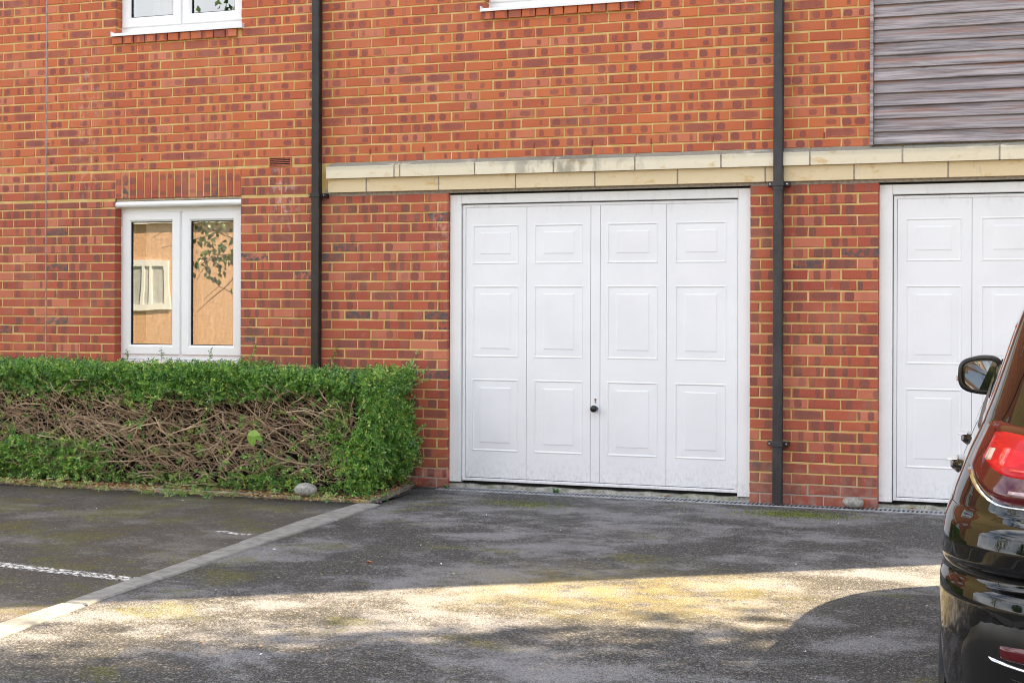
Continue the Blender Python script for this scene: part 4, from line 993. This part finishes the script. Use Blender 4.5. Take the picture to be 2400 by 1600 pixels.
def slc(z): return [np.interp(z, SLz, [s[k] for s in SL]) for k in (1, 2, 3)]
def csurf(u, z, off=0.0):
    """left half of the body outline: u 0 = tail centre, 1 = nose centre"""
    w, yr, yf = slc(z); L = yf-yr; rx = min(.30, w*.5); ry = min(.44, L*.24); fx = min(.42, w*.6); fy = min(.60, L*.28)
    if u < .16: x = -(w-rx)*u/.16; y = yr
    elif u < .38:
        a = (u-.16)/.22*PI/2; x = -(w-rx)-rx*math.sin(a); y = yr+ry*(1-math.cos(a))
    elif u < .66: x = -w; y = yr+ry+(L-ry-fy)*(u-.38)/.28
    elif u < .86:
        a = (u-.66)/.20*PI/2; x = -(w-fx)-fx*math.cos(a); y = yf-fy+fy*math.sin(a)
    else: x = -(w-fx)*(1-(u-.86)/.14); y = yf
    t = (y-(yr+yf)/2)/(L/2) if L > 1e-6 else 0
    x *= 1-.035*t*t*(1 if t > 0 else .35); 
    xw = x/max(w, 1e-6); y += (.075 if y < (yr+yf)/2 else -.16)*xw*xw*(1-min(1, abs(abs(t)-1)*2) if True else 1)*(.55)
    return Vector((x, y, z))
def cnorm(u, z):
    e = 1e-3; du = csurf(min(1, u+e), z)-csurf(max(0, u-e), z); dz = csurf(u, z+e)-csurf(u, z-e); n = du.cross(dz)
    n = -n if n.dot(Vector((-1, -.2 if u < .5 else .2, 0))) < 0 and abs(n.x) > 1e-9 else n
    return n.normalized()
def car_body():
    us = np.concatenate([np.linspace(0, .16, 8, False), np.linspace(.16, .38, 26, False), np.linspace(.38, .66, 24, False), np.linspace(.66, .86, 18, False), np.linspace(.86, 1, 8)])
    # smooth the slice profile by fine sampling
    zf = np.concatenate([np.linspace(.20, 1.10, 200), np.linspace(1.115, 1.66, 36)]); V = []; F = []; nu = len(us)
    ring_n = 2*nu-2
    for z in zf:
        half = [csurf(u, z) for u in us]; full = half + [Vector((-p.x, p.y, p.z)) for p in half[-2:0:-1]]; V += [tuple(p) for p in full]
    for k in range(len(zf)-1):
        for i in range(ring_n): j = (i+1) % ring_n; F.append((k*ring_n+i, k*ring_n+j, (k+1)*ring_n+j, (k+1)*ring_n+i))
    F.append(tuple(range(ring_n))[::-1]); F.append(tuple((len(zf)-1)*ring_n+i for i in range(ring_n)))
    me = bpy.data.meshes.new('body'); me.from_pydata(V, [], F); bm = bmesh.new(); bm.from_mesh(me); bmesh.ops.recalc_face_normals(bm, faces=bm.faces)
    for _ in range(3): bmesh.ops.smooth_vert(bm, verts=bm.verts, factor=.5, use_axis_x=True, use_axis_y=True, use_axis_z=False)
    bm.to_mesh(me); bm.free()
    me.materials.append(M['car_paint']); me.polygons.foreach_set('use_smooth', np.ones(len(me.polygons), bool)); return link('body', me, car)
body = car_body()
def patch(name, u0, u1, zlo, zhi, off, mat, parent, nu=22, nz=10, mirror=False, thick=.004, vf=None):
    """a lens, glass or trim panel that follows the body skin, standing off it"""
    V, F = [], []
    for i in range(nu+1):
        u = u0+(u1-u0)*i/nu; a, b = zlo(i/nu), zhi(i/nu)
        for k in range(nz+1):
            z = a+(b-a)*k/nz; e = min(i, nu-i)/nu*nu; e2 = min(k, nz-k)
            o_ = off if (0 < i < nu and 0 < k < nz) else -thick
            p = csurf(u, z)+cnorm(u, z)*o_; V.append((-p.x if mirror else p.x, p.y, p.z))
    for i in range(nu):
        for k in range(nz):
            q = (i*(nz+1)+k, (i+1)*(nz+1)+k, (i+1)*(nz+1)+k+1, i*(nz+1)+k+1); F.append(q if not mirror else q[::-1])
    me = bpy.data.meshes.new(name); me.from_pydata(V, [], F); bm = bmesh.new(); bm.from_mesh(me); bmesh.ops.recalc_face_normals(bm, faces=bm.faces); bm.to_mesh(me); bm.free()
    me.materials.append(mat); me.polygons.foreach_set('use_smooth', np.ones(len(me.polygons), bool)); return link(name, me, parent)
k_ = lambda v: (lambda t: v)
for mir in (False, True):
    tl_ = patch('tail_light', .035, .335, lambda t: .935-.012*t+.085*max(0, (t-.70)/.30)**1.6, lambda t: 1.070+.050*t-.03*max(0, (t-.9)/.1)**2, .012, M['dark_lens'], car, 30, 12, mir)
    patch('lamp_segment', .05, .308, lambda t: .978-.002*t+.055*max(0, (t-.75)/.25)**2, lambda t: 1.062+.040*t-.02*max(0, (t-.85)/.15)**2, .0150, M['red_lens'], tl_, 24, 8, mir)
    for q in range(3): patch('lamp_segment', .06, .262-.02*q, lambda t, q=q: .990+.027*q+.008*t, lambda t, q=q: 1.000+.027*q+.010*t, .0180, M['red_bright'], tl_, 18, 3, mir)
    patch('lamp_segment', .258, .274, lambda t: 1.000, lambda t: 1.060, .0180, M['red_bright'], tl_, 4, 5, mir)
    patch('lamp_segment', .280, .296, lambda t: 1.012, lambda t: 1.052, .0180, M['amber_lens'], tl_, 4, 5, mir)
    patch('lens_trim', .035, .335, lambda t: .928-.012*t+.085*max(0, (t-.70)/.30)**1.6, lambda t: .936-.012*t+.085*max(0, (t-.70)/.30)**1.6, .012, M['chrome'], tl_, 26, 2, mir)
    patch('reversing_light', .04, .255, lambda t: .942+.008*t, lambda t: .972-.010*t, .0165, M['clear_lens'], tl_, 16, 5, mir)
    rb_ = patch('bumper_recess', .02, .300, lambda t: .30+.14*t**3, lambda t: .690-.015*t*t-.13*max(0, (t-.82)/.18)**2, .003, M['car_trim'], car, 20, 10, mir)
    rl_ = patch('reflector', .04, .240, lambda t: .568+.018*t, lambda t: .634-.014*t*t, .010, M['dark_lens'], rb_, 14, 6, mir)
    patch('reflector_lens', .05, .215, lambda t: .590+.014*t, lambda t: .626-.012*t*t, .013, M['red_bright'], rb_, 12, 4, mir)
    patch('chrome_strip', .02, .255, lambda t: .548+.032*t*t, lambda t: .556+.034*t*t, .010, M['chrome'], rb_, 16, 3, mir)
    for q in range(7): patch('grille_bar', .02, .235-.012*q, lambda t, q=q: .515-.022*q+.03*t*t, lambda t, q=q: .524-.022*q+.03*t*t, .006, M['plastic_black'], rb_, 12, 2, mir)
    patch('chrome_strip', .02, .27, lambda t: .405+.10*t*t, lambda t: .413+.10*t*t, .010, M['chrome'], rb_, 16, 3, mir)
    patch('side_window', .385, .735, lambda t: 1.085+.012*t, lambda t: 1.46-.33*max(0, (t-.62)/.38)**1.2-.10*max(0, (.18-t)/.18), .003, M['car_glass'], car, 30, 8, mir)
    patch('window_trim', .375, .74, lambda t: 1.072+.012*t, lambda t: 1.084+.012*t, .006, M['car_trim'], car, 24, 3, mir)
    patch('rear_window', .0, .165, k_(1.13), k_(1.46), .003, M['car_glass'], car, 10, 8, mir)
    patch('windscreen', .80, 1.0, k_(1.09), lambda t: 1.50, .003, M['car_glass'], car, 14, 8, mir)
    patch('tailgate_gap', .02, .20, k_(1.128), k_(1.133), .0015, M['void_black'], car, 18, 2, mir, .001)
    patch('tailgate_gap', .20, .206, k_(1.13), k_(1.40), .0015, M['void_black'], car, 2, 20, mir, .001)
    patch('bumper_gap', .0, .40, lambda t: .899, lambda t: .903, .0012, M['void_black'], car, 26, 2, mir, .001)
    patch('door_gap', .46, .463, k_(.35), k_(1.07), .001, M['void_black'], car, 2, 20, mir, .001); patch('door_gap', .57, .573, k_(.35), k_(1.07), .001, M['void_black'], car, 2, 20, mir, .001)
    patch('sill_trim', .36, .70, k_(.215), k_(.34), .006, M['car_trim'], car, 20, 4, mir)
    patch('headlight', .70, .85, lambda t: .70+.03*t, lambda t: .84-.02*t, .006, M['clear_lens'], car, 16, 6, mir)
    s = -1 if not mir else 1
    for yh, zh in ((1.36, .905), (2.32, .905)):
        hd = MB(); N = 12; A = []
        for i in range(N+1):
            t = i/N; y_ = yh-.10+.20*t; bow = .038*math.sin(PI*min(1, max(0, t)))**.6
            A.append((y_, bow))
        for i in range(N):
            (ya, ba), (yb, bb) = A[i], A[i+1]; wL = .897
            for (z0_, z1_, d0, d1) in ((-.020, -.008, .6, 1.), (-.008, .008, 1., 1.), (.008, .020, 1., .6)):
                P1 = [(s*(wL-.012+ba*d0), ya, zh+z0_), (s*(wL-.012+bb*d0), yb, zh+z0_), (s*(wL-.012+bb*d1), yb, zh+z1_), (s*(wL-.012+ba*d1), ya, zh+z1_)]; hd.face(P1 if s > 0 else P1[::-1])
            q = .35; hd.face([(s*(wL-.02), ya, zh+.020), (s*(wL-.012+ba*.6), ya, zh+.020), (s*(wL-.012+bb*.6), yb, zh+.020), (s*(wL-.02), yb, zh+.020)]); hd.face([(s*(wL-.02), ya, zh-.020), (s*(wL-.02), yb, zh-.020), (s*(wL-.012+bb*.6), yb, zh-.020), (s*(wL-.012+ba*.6), ya, zh-.020)])
        h = hd.build('door_handle', M['car_paint'], car, smooth=True, merge=True)
        c_ = MB(); c_.bbox(min(s*.900, s*.931), max(s*.900, s*.931), yh-.07, yh+.07, zh+.018, zh+.0215, .002); c_.build('handle_trim', M['chrome'], h)
    # door mirror
    mr = empty('door_mirror', (s*.868, 3.02, 1.112)); mr.parent = car
    bm = bmesh.new(); bmesh.ops.create_uvsphere(bm, u_segments=32, v_segments=20, radius=1)
    for v in bm.verts:
        p = v.co.copy(); e = .62; f = lambda a: math.copysign(abs(a)**e, a)
        x_, y_, z_ = f(p.x)*.092, p.y*.085, f(p.z)*.082
        if p.y < -.25: y_ = -.055
        x_ *= 1-.10*(z_/.082 < 0)*abs(z_/.082); z_ *= 1+(-.22 if s*x_ > 0 else .05)*abs(x_)/.092
        v.co = Vector((x_, y_, z_))
    me = bpy.data.meshes.new('mirror_shell'); bm.to_mesh(me); bm.free(); me.materials.append(M['car_paint']); me.polygons.foreach_set('use_smooth', np.ones(len(me.polygons), bool)); sh = link('mirror_shell', me, mr)
    bz_ = MB(); n = 28; pts = [(math.copysign(abs(math.cos(t*2*PI/n))**.55, math.cos(t*2*PI/n)), math.copysign(abs(math.sin(t*2*PI/n))**.6, math.sin(t*2*PI/n))) for t in range(n)]
    def el(a, b, ox=0, skew=.16): return [(p[0]*a+ox, 0, p[1]*b*(1+(-skew if s*p[0] > 0 else .04)*abs(p[0]))) for p in pts]
    o1, i1 = el(.090, .080), el(.074, .064)
    for i in range(n):
        j = (i+1) % n; bz_.face([(o1[i][0], -.050, o1[i][2]), (o1[j][0], -.050, o1[j][2]), (i1[j][0], -.066, i1[j][2]), (i1[i][0], -.066, i1[i][2])]); bz_.face([(i1[i][0], -.066, i1[i][2]), (i1[j][0], -.066, i1[j][2]), (i1[j][0]*.97, -.056, i1[j][2]*.97), (i1[i][0]*.97, -.056, i1[i][2]*.97)])
    bz_.build('mirror_bezel', M['car_trim'], mr, smooth=True, merge=True)
    gl_ = MB(); gl_.face([(p[0]*.98, -.0575, p[2]*.98) for p in i1]); g_ = gl_.build('mirror_glass', M['mirror_silver'], mr); g_.rotation_euler = (math.radians(4), 0, math.radians(-9*s))
    ind = MB(); ind.bbox(min(s*.060, s*.097), max(s*.060, s*.097), -.040, .02, -.026, -.004, .004); ind.build('indicator', M['amber_lens'], mr)
    arm = MB(); arm.bbox(min(-s*.05, -s*.16), max(-s*.05, -s*.16), -.02, .035, -.085, -.045, .006); arm.build('mirror_arm', M['car_trim'], mr)
# wheels in black arches
def wheel(x, y):
    s = -1 if x < 0 else 1; w = empty('wheel', (x, y, .335)); w.parent = car
    def disc(name, prof, mat, n=36):
        m = MB(); R = [[(s*d, r*math.cos(t*2*PI/n), r*math.sin(t*2*PI/n)) for t in range(n)] for r, d in prof]
        for a, b in zip(R, R[1:]):
            for i in range(n): j = (i+1) % n; m.face([a[i], a[j], b[j], b[i]])
        return m.build(name, mat, w, smooth=True, merge=True)
    disc('tyre', [(.20, -.2), (.335, -.19), (.338, -.02), (.325, .012), (.24, .018)], M['rubber'])
    disc('rim', [(.245, .015), (.23, -.01), (.10, -.02), (.05, .0), (.001, .004)], M['alloy'])
    m = MB(); n = 30
    for i in range(n):
        a, b = [(.385*math.cos(PI*t/n), .385*math.sin(PI*t/n)) for t in (i, i+1)]; m.face([(s*-.004, 0, 0), (s*-.004, a[0], a[1]), (s*-.004, b[0], b[1])])
        m.face([(s*-.004, a[0], a[1]), (s*.006, a[0], a[1]), (s*.006, b[0], b[1]), (s*-.004, b[0], b[1])])
    m.build('wheel_arch', M['car_trim'], w)
for x, y in ((-.905, .84), (.905, .84), (-.905, 3.62), (.905, 3.62)): wheel(x, y)
m = MB(); m.box(-.75, .75, .3, 4.1, .17, .30); m.build('underbody', M['void_black'], car)

# ------------------------------------------------------------------ what stands outside the frame (seen in reflections, throws the shade)
def tree(label, x, y, h, cr, cz, czr, n, leaf, seed, trunk_r=.22, shape=None, grp=None, hang=0.0, limb=.055):
    g = np.random.default_rng(seed); r = empty('leafy_tree', (x, y, 0)); tag(r, label, 'tree', grp)
    P = np.zeros((1, 9, 3)); P[0, :, 2] = np.linspace(-.05, h*.86, 9); P[0, :, 0] = g.normal(0, .06, 9).cumsum(); P[0, :, 1] = g.normal(0, .06, 9).cumsum()
    V1, F1 = tubes(P, np.linspace(trunk_r, .03, 9)[None], 10)
    nl = 46; B = []; 
    for i in range(nl):
        t = g.uniform(.28, .98); b0 = np.array([np.interp(t, np.linspace(0, 1, 9), P[0, :, k]) for k in range(3)]); a = g.uniform(0, 2*PI)
        d = np.array([math.cos(a), math.sin(a), g.uniform(.1, .8)]); L = cr*g.uniform(.5, 1.0)*(1.15-.6*t); q = [b0]
        for k in range(5): q.append(q[-1]+d*L/5+g.normal(0, .05*L, 3)); d[2] -= .07+hang*.2
        B.append(q)
    B = np.array(B); V2, F2 = tubes(B, np.tile(np.linspace(limb, min(.010, limb*.3), 6), (nl, 1)), 6)
    npmesh('trunk', np.concatenate([V1, V2]), np.concatenate([F1, F2+len(V1)]), M['bark'], r, smooth=True)
    # leaf clumps spread unevenly through the crown
    nc = max(40, n//70); d = unit(g.normal(size=(nc, 3))); rad = g.uniform(.25, 1.0, nc)**.45; cc = d*rad[:, None]*np.array([cr, cr, czr]) + np.array([0, 0, cz])
    cc *= np.where(g.uniform(0, 1, (nc, 1)) < .5, 1.0, g.uniform(.85, 1.06, (nc, 1)))
    ci = g.integers(0, nc, n); pos = cc[ci] + g.normal(0, 1, (n, 3))*np.array([.26, .26, .20])*cr/2.6
    dd = unit(g.normal(size=(n, 3))+np.array([0, 0, -.3-hang])); L = g.uniform(leaf*.7, leaf*1.3, n)
    V, F = leaves(pos, dd, unit(g.normal(size=(n, 3))+np.array([0, 0, 1.0])), L, L*.7, .15); rr = np.clip(g.normal(.45, .22, n), 0, 1)
    npmesh('crown', V, F, M['tree_leaf'], r, np.concatenate([rr, rr])); return r
nq = np.array([-.573, .819]); tq = np.array([.819, .573])
def qp(q, p): v = nq*q+tq*p; return float(v[0]), float(v[1])
tx, ty = qp(-10.95, 11.6); tree('tall leafy tree beyond the right end of the garages, shading the near asphalt', tx, ty, 17.5, 3.5, 10.8, 6.6, 60000, .17, 11)
tx, ty = qp(-13.8, 12.5); tree('second leafy tree right of the parked car, farther from the building', tx, ty, 12, 3.4, 7.2, 4.2, 24000, .16, 12)
tree('broad leaved tree left of the camera, mirrored in the window panes', -1.5, -7.4, 6.5, 2.0, 3.7, 2.1, 2600, .10, 13, .09, hang=1.2, limb=.014)
tree('round leafy tree on the lawn behind the camera', 12.5, -24, 9, 3.6, 5.4, 3.2, 9000, .30, 15)
tree('dark leafy tree on the lawn left of the opposite house', -26, -24, 10, 4.0, 6.0, 3.6, 9000, .32, 16)
# house across the lawn
opp = empty('opposite_house', (-11, -30, 0)); tag(opp, 'sunlit brick house across the lawn behind the camera, with white windows', 'building')
m = MB(); m.box(-12, 12, -7, 0, -.1, 3.95); m.build('wall', M['opp_brick'], opp)
m = MB(); m.prism_x([(.14, 4.00), (.14, 4.13), (-3.5, 6.0), (-7.5, 4.13), (-7.5, 3.95)], -12.4, 12.4); m.build('roof', M['roof_tile'], opp)
m = MB(); m.box(-12.4, 12.4, .01, .16, 3.88, 4.14); m.build('fascia', M['upvc_white'], opp)
for x in (-7.9, -2.0, 1.6, 5.4, 9.2):
    w = MB(); ring(w, -.85, .85, 1.35, 3.05, .16, .05, -.02, .02)
    wf = MB(); 
    for a, b, c, d_ in ((-.85, .85, 1.15, 1.35), (-.85, .85, 2.52, 2.72), (-.85, -.66, 1.35, 2.52), (.66, .85, 1.35, 2.52), (-.20, -.08, 1.35, 2.52), (.14, .24, 1.35, 2.52)): wf.box(a, b, -.02, .08, c, d_)
    o = wf.build('window', M['upvc_white'], opp); o.location = (x, .0, 0)
    p = MB(); p.box(-.68, .68, -.02, .02, 1.33, 2.54); q = p.build('pane', M['curtain_grey'] if x == -7.9 else M['car_glass'], o)
# white rendered house to the right behind the camera
op2 = empty('rendered_house', (9.5, -34, 0)); tag(op2, 'pale rendered house far behind the parked car', 'building')
m = MB(); m.box(-6, 6, -7, 0, -.1, 5.2); m.build('wall', M['frame_white'], op2)
m = MB(); m.prism_x([(.5, 5.15), (.5, 5.3), (-3.5, 8.0), (-7.5, 5.3), (-7.5, 5.15)], -6.4, 6.4); m.build('roof', M['roof_tile'], op2)
for x in (-4, -1.2, 1.6, 4.4):
    for z in (.9, 3.2):
        p = MB(); p.box(-.6, .6, -.01, .05, z, z+1.2); q = p.build('window', M['car_glass'], op2); q.location = (x, 0, 0)
